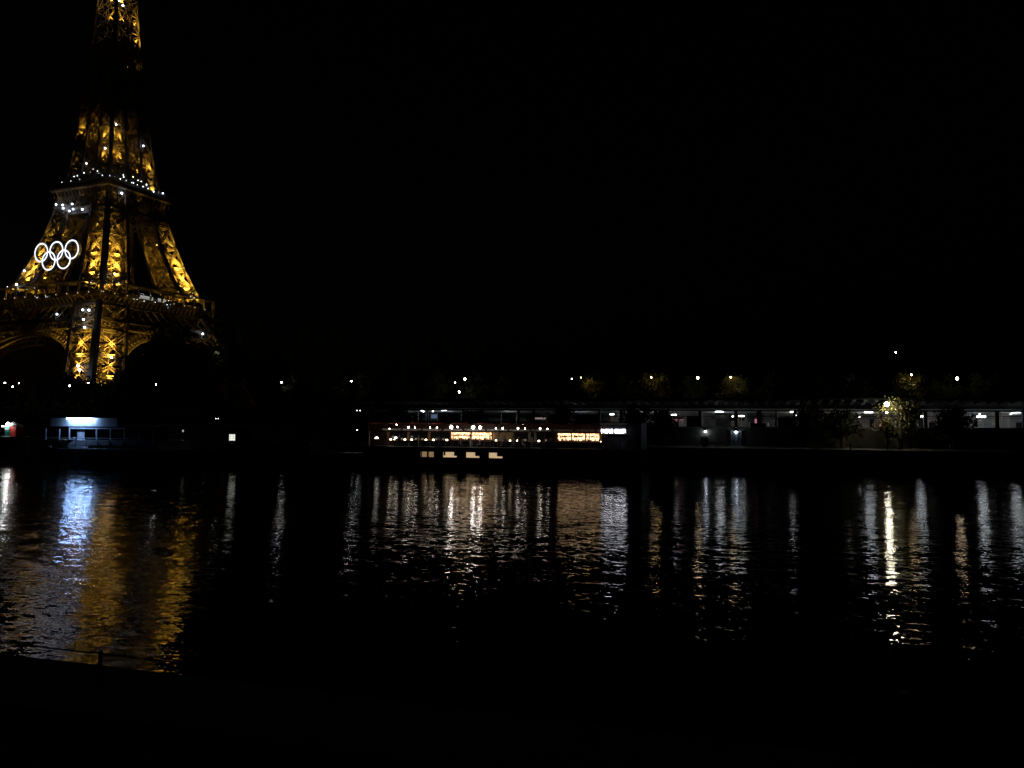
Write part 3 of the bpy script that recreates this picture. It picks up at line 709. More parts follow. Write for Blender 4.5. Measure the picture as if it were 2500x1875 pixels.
# things in the station
def board(px0, px1, py0, py1, Y, name, label, cat, m_, group=None, th=.12, frame=True):
    a, b = at(px0, py0, Y), at(px1, py1, Y); w, h = b.x - a.x, a.z - b.z
    t = thing(name, label, cat, ((a.x + b.x)/2, Y, b.z), 0, group)
    MB().box(-w/2 + .03, w/2 - .03, -.02, th, .03, h - .03).build('panel', m_, t)
    if frame:
        f = MB(); f.box(-w/2, w/2, -.06, th, 0, .05); f.box(-w/2, w/2, -.06, th, h-.05, h); f.box(-w/2, -w/2+.05, -.06, th, .05, h-.05); f.box(w/2-.05, w/2, -.06, th, .05, h-.05); f.build('frame', M_BLACK, t)
    return t
M_SCR = mat('screen_dark', (.03, .01, .012), .3)
M_BLUEP = emit('blue_poster_light', (.12, .22, .35), .45, (.1, .2, .3))
M_WARMP = emit('pale_poster_light', (.55, .45, .42), .35, (.5, .45, .4))
board(1736, 1755, 1013, 1023, 152.5, 'departure_board', 'dark departure board hanging left of its twin under the big station lamp', 'board', M_SCR)
board(1757, 1776, 1013, 1023, 152.5, 'departure_board', 'dark departure board hanging right of its twin under the big station lamp', 'board', M_SCR)
board(1782, 1798, 1017, 1027, 153, 'sign_board', 'dark sign board left of the thick station column under a round lamp', 'sign', M_SCR)
board(1805, 1818, 1017, 1027, 153, 'sign_board', 'dark sign board just right of the thick station column', 'sign', M_SCR)
board(1645, 1668, 1018.5, 1023, 153, 'sign_board', 'long dark red sign board above the pink lit shop counter', 'sign', M_SCR)
board(1645, 1670, 1023.5, 1026, 153, 'light_strip', 'pink glowing strip over the shop counter in the station', 'light', M_PINK, frame=False)
board(1842, 1850, 1022, 1034, 153, 'vending_machine', 'pink and white glowing vending machine beside the widest dark column', 'vending machine', M_PINK, th=.7)
board(1050, 1067, 1011, 1022, 154, 'poster', 'blue lit poster on the station wall near the left end', 'poster', M_BLUEP)
board(894, 907, 999, 1024, 150, 'cabin_window', 'pale blue glazed booth at the left end of the station', 'booth', mat('booth_glass', (.25, .32, .38), .3))
board(1213, 1236, 1017, 1022, 153, 'sign_board', 'dark red sign board under the lamp left of the boat station bay', 'sign', M_SCR)
board(1302, 1332, 1019, 1024, 153, 'light_strip', 'white lit counter strip in the station above the boat roof', 'light', M_WARMP, frame=False)
board(1566, 1581, 1029, 1037, 150, 'kiosk', 'small red and white lit kiosk in the station right of the boat sign', 'kiosk', M_WARMP, th=.6)
board(2144, 2152, 1026, 1042, 148, 'advert_pillar', 'magenta and white lit advert pillar left of the bright lamp', 'advert', M_PINK, th=.5)
board(2378, 2400, 1024, 1027, 152, 'light_strip', 'white lit strip over the red kiosk at the far right of the station', 'light', M_WARMP, frame=False)
board(2378, 2386, 1029, 1042, 152, 'kiosk', 'red kiosk at the far right of the station under the white strip', 'kiosk', M_REDP, th=.6)
board(1874, 1877, 1031, 1041, 150, 'totem', 'slim white lit totem with a small lamp in the station', 'totem', M_WARMP, th=.2)

# ------------------------------------------------------------------ wall lamps and small things of the lower quay
for i, (px, py) in enumerate([(1722, 1053.5), (1797, 1055)]):
    p = at(px, py, W_Y - .35)
    t = thing('wall_lamp', ['bright white wall lamp above the dark round bin, left of the two', 'bright white wall lamp over the barred blue gate, right of the two'][i], 'wall lamp', p, 0, 'wall lamps under the station')
    MB().ball((0, 0, 0), .19, 9, 6, .9).build('bulb', E_WALL, t, True)
    MB().beam((0, .34, .25), (0, 0, .25), .05).build('bracket', M_BLACK, t)
    MB().lathe((0, 0, 0), [(.3, .16), (.08, .32)], 10).build('shade', M_BLACK, t)
g = thing('gate', 'blue grey barred metal gate in the embankment wall under the right wall lamp', 'gate', (px_x(1797, W_Y), W_Y - .1, Q_Z))
MB().box(-.85, .85, 0, .05, 0, 2.7).build('back_plate', mat('gate_paint', (.32, .38, .48), .4), g)
for i in range(6): MB().box(-.5 + i*.2, -.46 + i*.2, -.1, -.02, .2, 2.5).build('bar', M_BLACK, g)
MB().box(-.9, -.8, -.1, .05, 0, 2.75).build('gate_post', M_GREY, g); MB().box(.8, .9, -.1, .05, 0, 2.75).build('gate_post', M_GREY, g)
t = thing('shrub', 'round dark shrub in a planter under the left wall lamp', 'shrub', (px_x(1722, 143), 143, Q_Z))
o = bpy.data.objects.new('foliage', crown_mesh('foliage', 1.0, .9, 900, 9, M_LEAF, .14, 14)); col.objects.link(o); o.parent = t; o.location = (0, 0, 1.3)
MB().lathe((0, 0, 0), [(.45, 0), (.6, .6), (.55, .6)], 12).build('planter', M_DARK, t)
def bench(px, Y, label):
    t = thing('bench', label, 'bench', (px_x(px, Y), Y, Q_Z), 0, 'benches on the lower quay')
    MB().box(-.8, .8, 0, .45, .4, .48).build('seat', M_PANEL, t); MB().box(-.8, .8, .42, .48, .55, .9).build('backrest', M_PANEL, t)
    for s in (-.65, .65): MB().box(s-.05, s+.05, .03, .42, 0, .4).build('leg', M_BLACK, t)
bench(1712, 141, 'pale bench left of the planted shrub under the left wall lamp')
bench(1738, 141, 'pale bench right of the planted shrub under the left wall lamp')
bench(1764, 142, 'pale bench on the quay between the two wall lamps')
p = at(1822, 1072, 139.5)
t = thing('sign_post', 'thin post with a small white plate on the quay right of the gate', 'sign post', (p.x, 139.5, Q_Z))
MB().tube((0, 0, 0), (0, 0, p.z - Q_Z + .3), .035, .035, 8).build('post', M_GREY, t); MB().box(-.12, .12, -.06, -.03, p.z - Q_Z - .3, p.z - Q_Z + .3).build('plate', M_WHITE, t)
for i, (px, Y) in enumerate([(2318, 133), (2075, 134)]):
    t = thing('mooring_post', ['thin pale mooring post at the quay edge near the right end', 'thin dark mooring post at the quay edge left of the lit wall'][i], 'post', (px_x(px, Y), Y, Q_Z), 0)
    MB().lathe((0, 0, 0), [(.12, 0), (.1, .9), (.16, .95), (.16, 1.05), (.02, 1.1)], 10).build('shaft', M_GREY if i == 0 else M_BLACK, t)

# ------------------------------------------------------------------ people
def person(loc, rz, label, pose='stand', cloth=M_CLOTH):
    t = thing('person', label, 'person', loc, rz)
    if pose == 'stand':
        J = {'pel': (0, 0, .95), 'sp': (0, .01, 1.2), 'ch': (0, 0, 1.4), 'nk': (0, 0, 1.5), 'hd': (0, -.02, 1.62), 'ht': (0, -.02, 1.72),
             'sl': (.19, 0, 1.42), 'el': (.27, -.02, 1.14), 'hl': (.22, -.2, .98), 'sr': (-.19, 0, 1.42), 'er': (-.26, .02, 1.14), 'hr': (-.25, -.08, .88),
             'pl': (.1, 0, .92), 'kl': (.12, -.02, .5), 'fl': (.12, 0, .08), 'tl': (.13, -.17, .04), 'pr': (-.1, 0, .92), 'kr': (-.11, .02, .5), 'fr': (-.11, .03, .08), 'tr': (-.12, -.14, .04)}
    else:
        J = {'pel': (0, 0, .52), 'sp': (0, .02, .8), 'ch': (0, .02, 1.0), 'nk': (0, 0, 1.1), 'hd': (0, -.03, 1.22), 'ht': (0, -.03, 1.32),
             'sl': (.19, 0, 1.02), 'el': (.26, -.08, .78), 'hl': (.14, -.32, .76), 'sr': (-.19, 0, 1.02), 'er': (-.26, -.08, .78), 'hr': (-.14, -.32, .76),
             'pl': (.1, -.02, .5), 'kl': (.13, -.44, .5), 'fl': (.13, -.44, .08), 'tl': (.13, -.6, .04), 'pr': (-.1, -.02, .5), 'kr': (-.13, -.44, .5), 'fr': (-.13, -.44, .08), 'tr': (-.13, -.6, .04)}
    Rr = dict(pel=.15, sp=.14, ch=.16, nk=.06, hd=.1, ht=.08, sl=.07, el=.05, hl=.04, sr=.07, er=.05, hr=.04, pl=.1, kl=.07, fl=.05, tl=.04, pr=.1, kr=.07, fr=.05, tr=.04)
    Eg = [('pel', 'sp'), ('sp', 'ch'), ('ch', 'nk'), ('nk', 'hd'), ('hd', 'ht'), ('ch', 'sl'), ('sl', 'el'), ('el', 'hl'), ('ch', 'sr'), ('sr', 'er'), ('er', 'hr'),
          ('pel', 'pl'), ('pl', 'kl'), ('kl', 'fl'), ('fl', 'tl'), ('pel', 'pr'), ('pr', 'kr'), ('kr', 'fr'), ('fr', 'tr')]
    ks = list(J); me = bpy.data.meshes.new('body'); me.from_pydata([J[k] for k in ks], [(ks.index(a), ks.index(b)) for a, b in Eg], []); me.materials.append(cloth)
    o = bpy.data.objects.new('body', me); col.objects.link(o); o.parent = t
    sk = o.modifiers.new('skin', 'SKIN'); 
    for i, k in enumerate(ks):
        v = me.skin_vertices[0].data[i]; v.radius = (Rr[k], Rr[k] * .85); v.use_root = (k == 'pel')
    o.modifiers.new('sub', 'SUBSURF').render_levels = 1
    hd = J['hd']; MB().ball((hd[0], hd[1], hd[2] + .03), .115, 10, 7, 1.15).build('head', M_SKIN, t, True)
    MB().ball((hd[0], hd[1] + .035, hd[2] + .075), .12, 10, 7, 1.0).build('hair', M_HAIR, t, True)
    for s in (-1, 1):
        MB().ball((hd[0] + s*.04, hd[1] - .105, hd[2] + .04), .013, 6, 4).build('eye', M_BLACK, t)
    MB().beam((hd[0], hd[1] - .1, hd[2] + .045), (hd[0], hd[1] - .14, hd[2] + .0), .025).build('nose', M_SKIN, t)
    return t

# ------------------------------------------------------------------ the club boat
BY = 116.0
def bx(px, Y=BY): return px_x(px, Y)
def bz(px, py, Y=BY): return at(px, py, Y).z
x0, x1 = bx(884), bx(1575)
DK = 3.45
club = thing('club_boat', 'long dark moored club boat with red truss roof, glowing bars and a lit name sign', 'boat')
hl = MB()
out = [(x0, BY + 5), (x0 + 1.5, BY + 1.6), (x0 + 4, BY), (x1 - 3, BY), (x1 - .8, BY + 1.5), (x1, BY + 5), (x1 - .8, BY + 9), (x1 - 3, BY + 11), (x0 + 4, BY + 11), (x0 + 1.5, BY + 9)]
nn = len(out); hl.add([(x, y, -.6) for x, y in out] + [(x, y, DK) for x, y in out], [tuple(range(nn, 2*nn))] + [(i, (i+1) % nn, nn + (i+1) % nn, nn + i) for i in range(nn)])
hull = hl.build('hull', M_NAVY, club)
MB().box(x0 + 4, x1 - 3, BY - .12, BY - .01, DK - .35, DK - .15).build('rubbing_strake', M_BLACK, club)
for i, (a, b) in enumerate([(1028, 1060), (1083, 1116), (1139, 1171), (1194.5, 1227)]):
    w0, w1 = bx(a), bx(b); zt, zb = bz(1100, 1103.5), bz(1100, 1116.5)
    w = MB().box(w0, w1, BY - .05, BY - .02, zb, zt).build('hull_window', E_PORT, club)
    if i == 0: w.data = w.data.copy(); w.data.materials[0] = emit('hull_window_dim', (.75, .48, .25), .3, (.4, .3, .2)); w['label'] = 'dimmer brown hull window with a dark vase shape'
    f = MB(); f.box(w0-.05, w1+.05, BY-.1, BY-.0, zt, zt+.05); f.box(w0-.05, w1+.05, BY-.1, BY, zb-.05, zb); f.box(w0-.05, w0, BY-.1, BY, zb, zt); f.box(w1, w1+.05, BY-.1, BY, zb, zt); f.build('frame', M_BLACK, w)
    sh = {0: [(.48, .62, 0, 1), (0.02, .1, 0, 1)], 1: [(.8, 1, .3, 1), (.03, .16, .35, 1)], 2: [(.68, 1, .32, 1)], 3: [(.6, 1, .33, 1)]}[i]
    for (u0, u1, v0, v1) in sh:
        MB().box(w0 + (w1-w0)*u0, w0 + (w1-w0)*u1, BY - .09, BY - .055, zb + (zt-zb)*v0, zb + (zt-zb)*v1).build('blind', M_WOOD, w)
# deck rail
rl = MB()
for zz in (1.05, .75, .45): rl.beam((x0 + 4, BY + .15, DK + zz), (x1 - 3, BY + .15, DK + zz), .035)
rl.build('guard_rail', M_GREY, club)
xx = x0 + 4
while xx < x1 - 3:
    MB().tube((xx, BY + .15, DK), (xx, BY + .15, DK + 1.08), .03, .03, 6).build('rail_post', M_GREY, club); xx += 2.2
# back wall of the saloon, floor beam
RW = BY + 6.5
zbm = bz(1150, 1053.5)
MB().box(bx(900, RW), bx(1470, RW), RW, RW + .15, DK, 7.2).build('saloon_wall', M_WOOD, club)
MB().box(bx(1204, RW), bx(1253, RW), RW - .06, RW - .01, DK + .9, zbm).build('ochre_wall', M_YELLOWW, club)
MB().box(bx(1474), bx(1562), BY + 1.2, BY + 8, DK, bz(1500, 1034)).build('end_cabin', M_DARK, club)
MB().box(bx(1464), bx(1528), BY + .9, BY + 1.1, bz(1500, 1036), bz(1500, 1034.6)).build('cabin_edge', M_WHITE, club)
MB().box(bx(1466), bx(1526), BY + .95, BY + 1.15, bz(1500, 1061), bz(1500, 1037)).build('sign_panel', M_DARK, club)
# two glowing bars
def bar(px0, px1, py0, py1, label, split):
    a, b = at(px0, py0, RW - .7), at(px1, py1, RW - .7); t = thing('back_bar', label, 'bar shelf', (a.x, RW - .7, b.z)); w = b.x - a.x; h = a.z - b.z
    MB().box(0, w, .45, .5, 0, h).build('glow_panel', M_BAR, t)
    nb = split; f = MB()
    f.box(-.08, w+.08, -.02, .5, -.1, 0); f.box(-.08, w+.08, -.02, .5, h, h+.08)
    for i in range(nb+1): f.box(w*i/nb-.05, w*i/nb+.05, -.02, .45, 0, h)
    f.build('frame', M_RED, t)
    MB().box(.05, w-.05, .0, .44, h*.5-.03, h*.5+.02).build('shelf', M_RED, t)
    r = random.Random(px0); bt = MB()
    for zb_ in (0.0, h*.5+.02):
        xq = .12
        while xq < w-.15:
            if r.random() < .9:
                hh = r.uniform(.16, .42); rr = r.uniform(.045, .11)
                bt.lathe((xq, .25, zb_), [(rr, 0), (rr, hh*.6), (rr*.35, hh*.75), (rr*.35, hh)], 6)
            xq += r.uniform(.1, .3)
    o = bt.build('bottles', M_WOOD, t); o['kind'] = 'stuff'
    return t
bar(1099.5, 1200.5, 1055.5, 1073.5, 'glowing orange shelf bar in two bays left of the ochre wall', 2)
bar(1360, 1464, 1058, 1077, 'glowing orange shelf bar right of the dark panels and beneath the name sign', 3)
# lit posts and dark panels of the saloon
for px in (948, 998, 1048.5, 1293, 1307): 
    X = bx(px, RW-.3); MB().box(X-.2, X+.2, RW-.4, RW-.05, DK+.9, zbm+.1).build('saloon_post', mat('post_wood', (.45, .25, .12), .6) if px < 1100 else M_GREY, club)
for a, b in ((956, 993), (1003, 1042), (1052, 1096), (1258, 1288), (1296, 1352)):
    MB().box(bx(a, RW-.2), bx(b, RW-.2), RW-.25, RW-.2, DK+.9, zbm-.35).build('dark_panel', M_GLASS, club)
MB().box(x0 + 4, x1 - 6, BY + 3.6, BY + 4.4, DK + .85, DK + .95).build('counter_top', M_WOOD, club)
MB().box(x0 + 4, x1 - 6, BY + 3.9, BY + 4.2, DK, DK + .85).build('counter_front', M_DARK, club)
# truss roof
zt_ = bz(1200, 1031)
xs = [bx(p) for p in (897, 948, 998, 1050, 1104, 1161, 1217, 1273, 1328, 1383, 1438, 1474)]
MB().beam((xs[0]-1, BY+.3, zbm), (xs[-1], BY+.3, zbm), .14, .16).build('truss_chord', M_RED, club)
MB().beam((xs[0]-1, BY+.3, zt_), (xs[-1]+6, BY+.3, zt_), .14, .16).build('truss_chord', M_RED, club)
for a, b in zip(xs, xs[1:]):
    mid = (a + b) / 2
    t_ = MB(); t_.beam((mid, BY+.3, zbm+.04), (a, BY+.3, zt_-.08), .09); t_.beam((mid, BY+.3, zbm+.04), (b, BY+.3, zt_-.08), .09); t_.build('truss_brace', M_RED, club)
for X in xs[::2] + [xs[-1]]:
    MB().tube((X, BY+.3, DK), (X, BY+.3, zt_), .06, .06, 8).build('roof_post', M_RED, club)
MB().tube((bx(900), BY+.3, DK), (bx(900), BY+.3, zbm), .07, .07, 8).build('roof_post', M_WHITE, club)
rf = MB().box(xs[0]-1, xs[-1]+6.5, BY-.1, BY+8, zt_+.18, zt_+.26).build('roof', M_DARK, club)
for i in range(7):
    Y_ = BY + .7 + i * .95
    MB().box(xs[0]-.6, xs[-1], Y_, Y_+.32, zt_-.12, zt_-.02).build('roof_slat', M_WHITE, club)
for X0, X1 in zip(xs[:-1:1], xs[1::1]):
    MB().box(X0+.2, X1-.2, BY+5.2, BY+5.3, zbm+.02, zbm+.32).build('valance', M_WHITE, club)
for X in xs: MB().box(X-.05, X+.05, BY+.35, BY+7, zt_-.32, zt_-.13).build('rafter', M_RED, club)
# spot lamps
for i, (px, py, big) in enumerate([(951.6,1046.7,0),(969,1037,0),(997.7,1043.3,1),(1014,1043.5,1),(1050.7,1044,0),(1067.5,1044,1),(1102.6,1043,2),(1117.6,1042,1),(1156,1043.5,2),(1173,1043.5,2),(1211,1045.7,0),(1228,1045.7,1),(1265,1046,1),(1282,1046.6,0),(1319,1046.6,1),(1336.8,1047,0),(1278,1035,0)]):
    p = at(px, py, BY + 1.6)
    t = thing('spotlight', f'lit spot lamp under the club boat roof, {ordw[i]} from the left' if i < 16 else 'small spot lamp set highest in the boat roof above the dark panels', 'spotlight', p, 0, 'spot lamps in the club boat roof')
    r_ = (.09, .13, .24)[big]
    MB().ball((0, -.1, 0), r_, 8, 5).build('bulb', E_SPOTBIG if big == 2 else E_SPOT, t, True)
    MB().tube((0, -.08, .0), (0, .25, .12), r_*1.15, r_*.8, 10, False).build('can', M_BLACK, t); MB().beam((0, .1, .08), (0, .1, max(.15, zt_-p.z)), .03).build('stem', M_BLACK, t)
# table lamps
for i, (px, py, s) in enumerate([(954,1073,1),(963,1073,.6),(988.5,1074,1),(1005,1074,1),(1040,1074.6,1),(1058,1074.6,1),(1091,1075,1),(1211,1075,.8),(1245.5,1076.5,.85),(1263.5,1077,.95),(1315.6,1077,.95),(1466.6,1079,.5)]):
    p = at(px, py, BY + 4.0)
    t = thing('table_lamp', f'small glowing globe lamp on the club boat counter, {ordw[i]} from the left', 'table lamp', (p.x, p.y, DK + .95), 0, 'globe lamps on the club boat counter'); h_ = max(p.z - DK - .95, .12)
    MB().lathe((0, 0, 0), [(.09, 0), (.09, .02), (.015, .03), (.015, h_)], 8).build('stand', M_BLACK, t); MB().ball((0, 0, h_), .2*s, 9, 6, .72).build('globe', E_TABLE, t, True)
for i, (px, py, s) in enumerate([(919.5, 1071, .34), (966, 1070, .27)]):
    p = at(px, py, BY + 3)
    t = thing('dome_lamp', ['large white dome lamp at the left end of the club boat', 'smaller white dome lamp hanging behind the globe lamps'][i], 'lamp', p, 0, 'dome lamps on the club boat')
    MB().lathe((0, 0, 0), [(s*math.cos(a), s*1.05*math.sin(a)) for a in [k*math.pi/14 for k in range(8)]], 14).build('dome', E_DOME, t, True)
    MB().tube((0, 0, s), (0, 0, zt_ - p.z - .1), .012, .012, 5).build('cord', M_BLACK, t)
# tables and seats on the deck, people
for i in range(9):
    X = bx(935 + i * 52); 
    t = thing('deck_table', f'small round table on the club boat deck, {ordw[i]} from the left', 'table', (X, BY + 1.9, DK), 0, 'round tables on the club boat deck')
    MB().lathe((0, 0, 0), [(.25, 0), (.25, .03), (.03, .05), (.03, .7), (.36, .7), (.36, .74)], 12).build('table_body', M_GREY, t)
for i, (px, Y, pose, rz, c, lab) in enumerate([
        (1224, BY + 3.1, 'stand', 0, M_CLOTH2, 'person in a pale top standing before the ochre wall on the club boat'),
        (1233, BY + 3.0, 'stand', 2.8, M_CLOTH, 'person in dark clothes standing beside the ochre wall, turned away'),
        (1123, BY + 1.9, 'sit', 1.2, M_CLOTH, 'person in dark clothes seated at the rail before the left glowing bar'),
        (1171, BY + 2.0, 'sit', -1.2, M_CLOTH2, 'person in a pale top seated before the left glowing bar'),
        (1276, BY + 1.9, 'sit', 1.4, M_CLOTH2, 'person in a pale top seated near the globe lamps right of the ochre wall'),
        (1330, BY + 2.0, 'sit', -1.3, M_CLOTH, 'person in dark clothes seated left of the right glowing bar')]):
    person((bx(px, Y), Y, DK), rz, lab, pose, c)
    if pose == 'sit':
        t = thing('stool', f'low dark stool under the seated person, {ordw[i-2]} stool from the left', 'stool', (bx(px, Y), Y, DK), rz, 'stools on the club boat')
        MB().lathe((0, 0, 0), [(.2, 0), (.2, .03), (.03, .05), (.03, .37), (.2, .38), (.2, .42), (.01, .42)], 10).build('stool_body', M_BLACK, t)
for i, px in enumerate((975, 1022, 1072, 1148, 1196, 1252, 1266, 1298, 1345)):
    person((bx(px, BY + 2.6 + .3 * (i % 3)), BY + 2.6 + .3 * (i % 3), DK), (i * 1.9) % 6, f'guest standing behind the club boat rail, {ordw[i]} from the left', 'stand', (M_CLOTH, M_CLOTH2)[i % 2])['group'] = 'guests standing on the club boat deck'
# the name sign
sign = thing('name_sign', 'glowing white letters NOVI CLUB on the right end of the club boat', 'sign')
sx0, sx1 = bx(1465.5), bx(1525.5); sz0, sz1 = bz(1495, 1057.6), bz(1495, 1047.8)
cur = 0; letters = []
for ch in 'NOVI CLUB':
    if ch == ' ': cur += .35; continue
    c_ = bpy.data.curves.new('letter', 'FONT'); c_.body = ch; c_.size = 1; c_.extrude = .06; c_.offset = .035
    tmp = bpy.data.objects.new('tmp', c_); col.objects.link(tmp)
    bpy.context.view_layer.update()
    dg = bpy.context.evaluated_depsgraph_get(); me = bpy.data.meshes.new_from_object(tmp.evaluated_get(dg)); me.name = 'letter'
    bpy.data.objects.remove(tmp)
    xsv = [v.co.x for v in me.vertices]; mn, mxx = min(xsv), max(xsv)
    for v in me.vertices: v.co.x -= mn
    letters.append((me, cur, mxx - mn)); cur += (mxx - mn) + .07
sc_x = (sx1 - sx0) / (cur - .07); sc_z = (sz1 - sz0) / .74
for me, off, w in letters:
    me.materials.clear(); me.materials.append(E_SIGN)
    for v in me.vertices: v.co = Vector(((v.co.x + off) * sc_x, -v.co.z * .8, v.co.y * sc_z))
    o = bpy.data.objects.new('letter', me); col.objects.link(o); o.parent = sign
sign.location = (sx0, BY + .85, sz0)

# ------------------------------------------------------------------ the blue lit landing boat on the left
LY = 110.0
def lx(px, Y=LY): return px_x(px, Y)
def lz(px, py, Y=LY): return at(px, py, Y).z
ferry = thing('passenger_boat', 'pale passenger boat under a blue white tube light, its bow pointing left', 'boat')
dz = lz(150, 1074); bzm = lz(250, 1096)
xb0, xb1 = lx(93), lx(436)
hb = MB(); prof = [(0, 5), (2.2, 2.2), (6, .4), (12, 0), (xb1-xb0-4, 0), (xb1-xb0, 4), (xb1-xb0, 7), (xb1-xb0-4, 10), (12, 10), (6, 9.6), (2.2, 7.8)]
nn = len(prof)
def ring_(z, sh): return [(xb0 + sh*max(0, 1-x/12) + x, LY + y, z) for x, y in prof]
hb.add(ring_(-.5, 3) + ring_(bzm - .1, 1.9), [(i, (i+1) % nn, nn+(i+1) % nn, nn+i) for i in range(nn)]).build('lower_hull', M_NAVY, ferry)
MB().add(ring_(bzm-.1, 1.8) + ring_(dz, 0), [tuple(range(nn, 2*nn))] + [(i, (i+1) % nn, nn+(i+1) % nn, nn+i) for i in range(nn)]).build('upper_hull', M_WHITE, ferry)
MB().box(lx(143), xb1-4.5, LY - .1, LY - .02, bzm - .08, bzm + .02).build('rubbing_strake', M_WHITE, ferry)
for px in (163, 186, 213, 240, 268, 300, 335): MB().box(lx(px)-.04, lx(px)+.04, LY-.06, LY-.005, bzm+.04, dz-.05).build('hull_seam', M_BLACK, ferry)
MB().box(lx(143), xb1-4.5, LY-.05, LY-.005, (bzm+dz)/2-.2, (bzm+dz)/2-.13).build('hull_stripe', M_BLACK, ferry)
# anchor marks at the bow
MB().box(lx(110), lx(117), LY + .6, LY + .7, lz(113, 1092), lz(113, 1087.5)).build('bow_plate', M_GREY, ferry)
MB().box(lx(120), lx(122), LY + .3, LY + .5, lz(113, 1092.5), lz(113, 1087)).build('bow_plate', M_GREY, ferry)
# superstructure: posts, rail, door, fascia wall, roof
ft, fb = lz(200, 1020.5), lz(200, 1041); rb = lz(200, 1044)
fa0, fa1 = lx(120), lx(282)
MB().box(fa0, fa1, LY + .3, LY + .5, fb, ft).build('fascia', M_WHITE, ferry)
MB().box(fa0 - 1, fa1 + 12, LY + .95, LY + 9, ft, ft + .12).build('roof', M_DARK, ferry)
MB().box(lx(150), lx(255), LY - .6, LY + 1.2, ft + .02, ft + .2).build('roof_edge', M_DARK, ferry)
MB().box(lx(85), fa1 + 12, LY + .9, LY + 9, fb - .1, fb - .02).build('lower_roof', M_DARK, ferry)
MB().box(lx(165), lx(300), LY + .32, LY + .45, rb - .22, rb - .02).build('lintel', M_WHITE, ferry)
for px, w in ((109, .12), (142, .13), (166, .2), (232, .22), (266, .18), (300, .15), (335, .12), (370, .1)): MB().box(lx(px)-w/2, lx(px)+w/2, LY+.3, LY+.45, dz, rb-.2).build('post', M_WHITE, ferry)
zr = lz(200, 1069.5); MB().box(lx(109), lx(370), LY+.2, LY+.28, zr-.06, zr+.06).build('rail', M_WHITE, ferry)
MB().box(lx(183.5), lx(200.5), LY+.55, LY+.6, dz, rb-.25).build('door', M_WHITE, ferry)
MB().box(lx(167), lx(370), LY+4, LY+4.1, dz, fb-.1).build('inner_wall', M_DARK, ferry)
MB().lathe((lx(171), LY+1.0, dz), [(.25, 0), (.36, .55), (.33, .55)], 10).build('bucket', mat('bucket_teal', (.35, .5, .5), .5), ferry)
tl = MB()
for a, b in ((167, 187), (189, 208), (210, 227)):
    s_ = MB().box(lx(a), lx(b), LY-.42, LY-.3, ft-.13, ft-.01).build('light_tube', E_TUBE, ferry)


# kiosk at the far left on its pontoon
ky = 121.0
kx = px_x(24, ky); kb = at(24, 1066, ky).z
kio = thing('landing_kiosk', 'small landing kiosk with teal and red walls under a white lit cone roof', 'kiosk', (kx, ky, kb))
sclk = (at(44, 1040, ky).x - at(24, 1040, ky).x) / 20
rt_ = at(24, 1041, ky).z - kb
MB().box(-12*sclk, 0, 0, 2, 0, rt_).build('teal_wall', M_TEAL, kio); MB().box(.05, 14*sclk, .1, 2, 0, rt_).build('red_wall', M_REDP, kio)
for i in range(4): MB().box(-11*sclk + i*3*sclk, -10.5*sclk + i*3*sclk, -.04, -.005, .2, rt_-.6).build('mullion', M_BLACK, kio)
MB().box(-11.5*sclk, -.1, -.05, -.01, rt_-.75, rt_-.4).build('name_board', M_GREY, kio)
MB().lathe((-1*sclk, 1, 0), [(17*sclk, rt_), (17*sclk, rt_+.1), (3*sclk, rt_+8*sclk), (.01, rt_+9*sclk)], 16).build('cone_roof', M_WHITE, kio)
MB().ball((2*sclk, -.6, rt_+4.5*sclk), .33, 9, 6).build('roof_lamp', emit('kiosk_lamp', (1, .97, .92), 50), kio, True)
MB().box(-14*sclk, -3*sclk, -.5, -.35, rt_-.02, rt_+.12).build('light_strip', emit('kiosk_strip', (1, .97, .92), 30), kio)
pn = thing('pontoon', 'low dark floating pontoon under the landing kiosk at the left edge', 'pontoon')
MB().box(px_x(-60, ky), px_x(45, ky), ky - 1, ky + 6, -.3, kb).build('deck', M_CONC, pn)
MB().box(px_x(-60, ky), px_x(45, ky), ky - 1.1, ky - 1.01, kb-.12, kb).build('edge', M_GREY, pn)
for px in (60, 78): MB().tube((px_x(px, ky+2), ky+2, -1), (px_x(px, ky+2), ky+2, kb + 1.2), .15, .15, 8).build('mooring_pile', M_BLACK, pn)

# the black barge with one lit window
PY = 114.0
pb0, pb1 = px_x(485, PY), px_x(866, PY)
barge = thing('barge', 'long black moored barge with one small lit window, between the two lit boats', 'boat')
hb = MB(); L = pb1 - pb0; prof = [(0, 3), (2, .6), (5, 0), (L-4, 0), (L-1, .8), (L, 3), (L-1, 5.4), (L-4, 6), (5, 6), (2, 5.4)]; nn = len(prof)
hb.add([(pb0+x, PY+y, -.5) for x, y in prof] + [(pb0+x, PY+y, 2.3) for x, y in prof], [tuple(range(nn, 2*nn))] + [(i, (i+1) % nn, nn+(i+1) % nn, nn+i) for i in range(nn)]).build('hull', M_NAVY, barge)
MB().box(pb0+5, pb1-9, PY+.8, PY+5.2, 2.3, 4.2).build('hold_cover', M_DARK, barge)
wc0, wc1 = px_x(545, PY), px_x(610, PY)
MB().box(wc0, wc1, PY+.5, PY+5.5, 4.2, 6.4).build('wheelhouse', M_DARK, barge)
MB().box(wc0-.2, wc1+.2, PY+.3, PY+5.7, 6.4, 6.5).build('wheelhouse_roof', M_DARK, barge)
a, b = at(560, 1060.5, PY+.45), at(573.5, 1075.5, PY+.45)
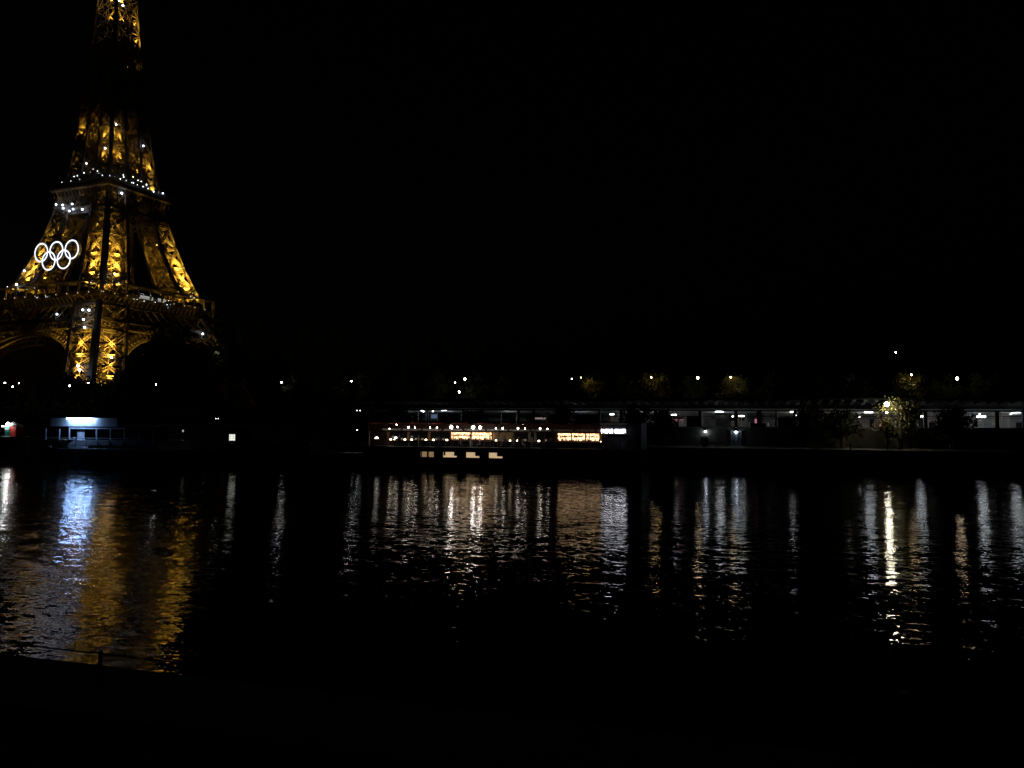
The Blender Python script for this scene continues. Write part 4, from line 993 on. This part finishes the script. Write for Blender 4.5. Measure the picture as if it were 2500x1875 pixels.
for i in range(2):
    xa_ = a.x + (b.x-a.x)*(i*.54); xb_ = xa_ + (b.x-a.x)*.46
    w = MB().box(xa_, xb_, PY+.42, PY+.46, b.z, a.z).build('window', E_WIN, barge)
    m_ = MB(); hz = (a.z-b.z)
    for t_ in (.36, .68): m_.box(xa_, xb_, PY+.39, PY+.415, b.z+hz*t_-.025, b.z+hz*t_+.025)
    m_.box((xa_+xb_)/2-.02, (xa_+xb_)/2+.02, PY+.38, PY+.388, b.z, a.z); m_.build('glazing_bar', M_BLACK, w)
p = at(447, 1052, 122)
t = thing('cabin_lamp', 'faint small square lamp above the stern of the passenger boat', 'lamp', p); MB().box(-.14, .14, -.06, 0, -.2, .2).build('lens', emit('faint_lamp', (.9, .9, .8), .5), t); MB().box(-.18, .18, 0, .1, -.24, .24).build('housing', M_BLACK, t); MB().tube((0, .05, -.2), (0, .05, Q_Z - p.z - 3.2), .05, .05, 6).build('post', M_BLACK, t)
p = at(872, 1050, 131.5)
t = thing('quay_lamp', 'tiny lamp on a thin post just left of the club boat', 'lamp', (p.x, p.y, Q_Z)); MB().tube((0, 0, 0), (0, 0, p.z-Q_Z), .04, .04, 6).build('post', M_BLACK, t); MB().ball((0, 0, p.z-Q_Z), .1, 6, 4).build('bulb', E_COOLS, t)
p = at(1541, 1057.5, BY+6)
t = thing('mooring_lamp', 'small white lamp on a post right of the NOVI CLUB sign', 'lamp', (p.x, p.y, DK)); MB().tube((0, 0, 0), (0, 0, p.z-DK), .04, .04, 6).build('post', M_BLACK, t); MB().ball((0, 0, p.z-DK), .13, 6, 4, .6).build('bulb', E_COOLS, t)

# ------------------------------------------------------------------ near quay railing
nr = thing('quay_railing', 'low dark railing along the edge of the near quay', 'railing')
MB().tube((-60, 13.8, 2.83), (25, 13.8, 2.83), .018, .018, 8).build('rail', M_GREY, nr)
Xs = [gz(px, py, 2.6).x for px, py in ((290, 1605), (840, 1672), (1443, 1745), (2105, 1815))]
for X in [Xs[0] - 5.3 * k for k in range(6, 0, -1)] + Xs + [Xs[3] + 5]:
    MB().lathe((X, 13.8, 2.5), [(.09, 0), (.09, .04), (.045, .07), (.045, .34), (.06, .36), (.01, .4)], 10).build('post', M_BLACK, nr)
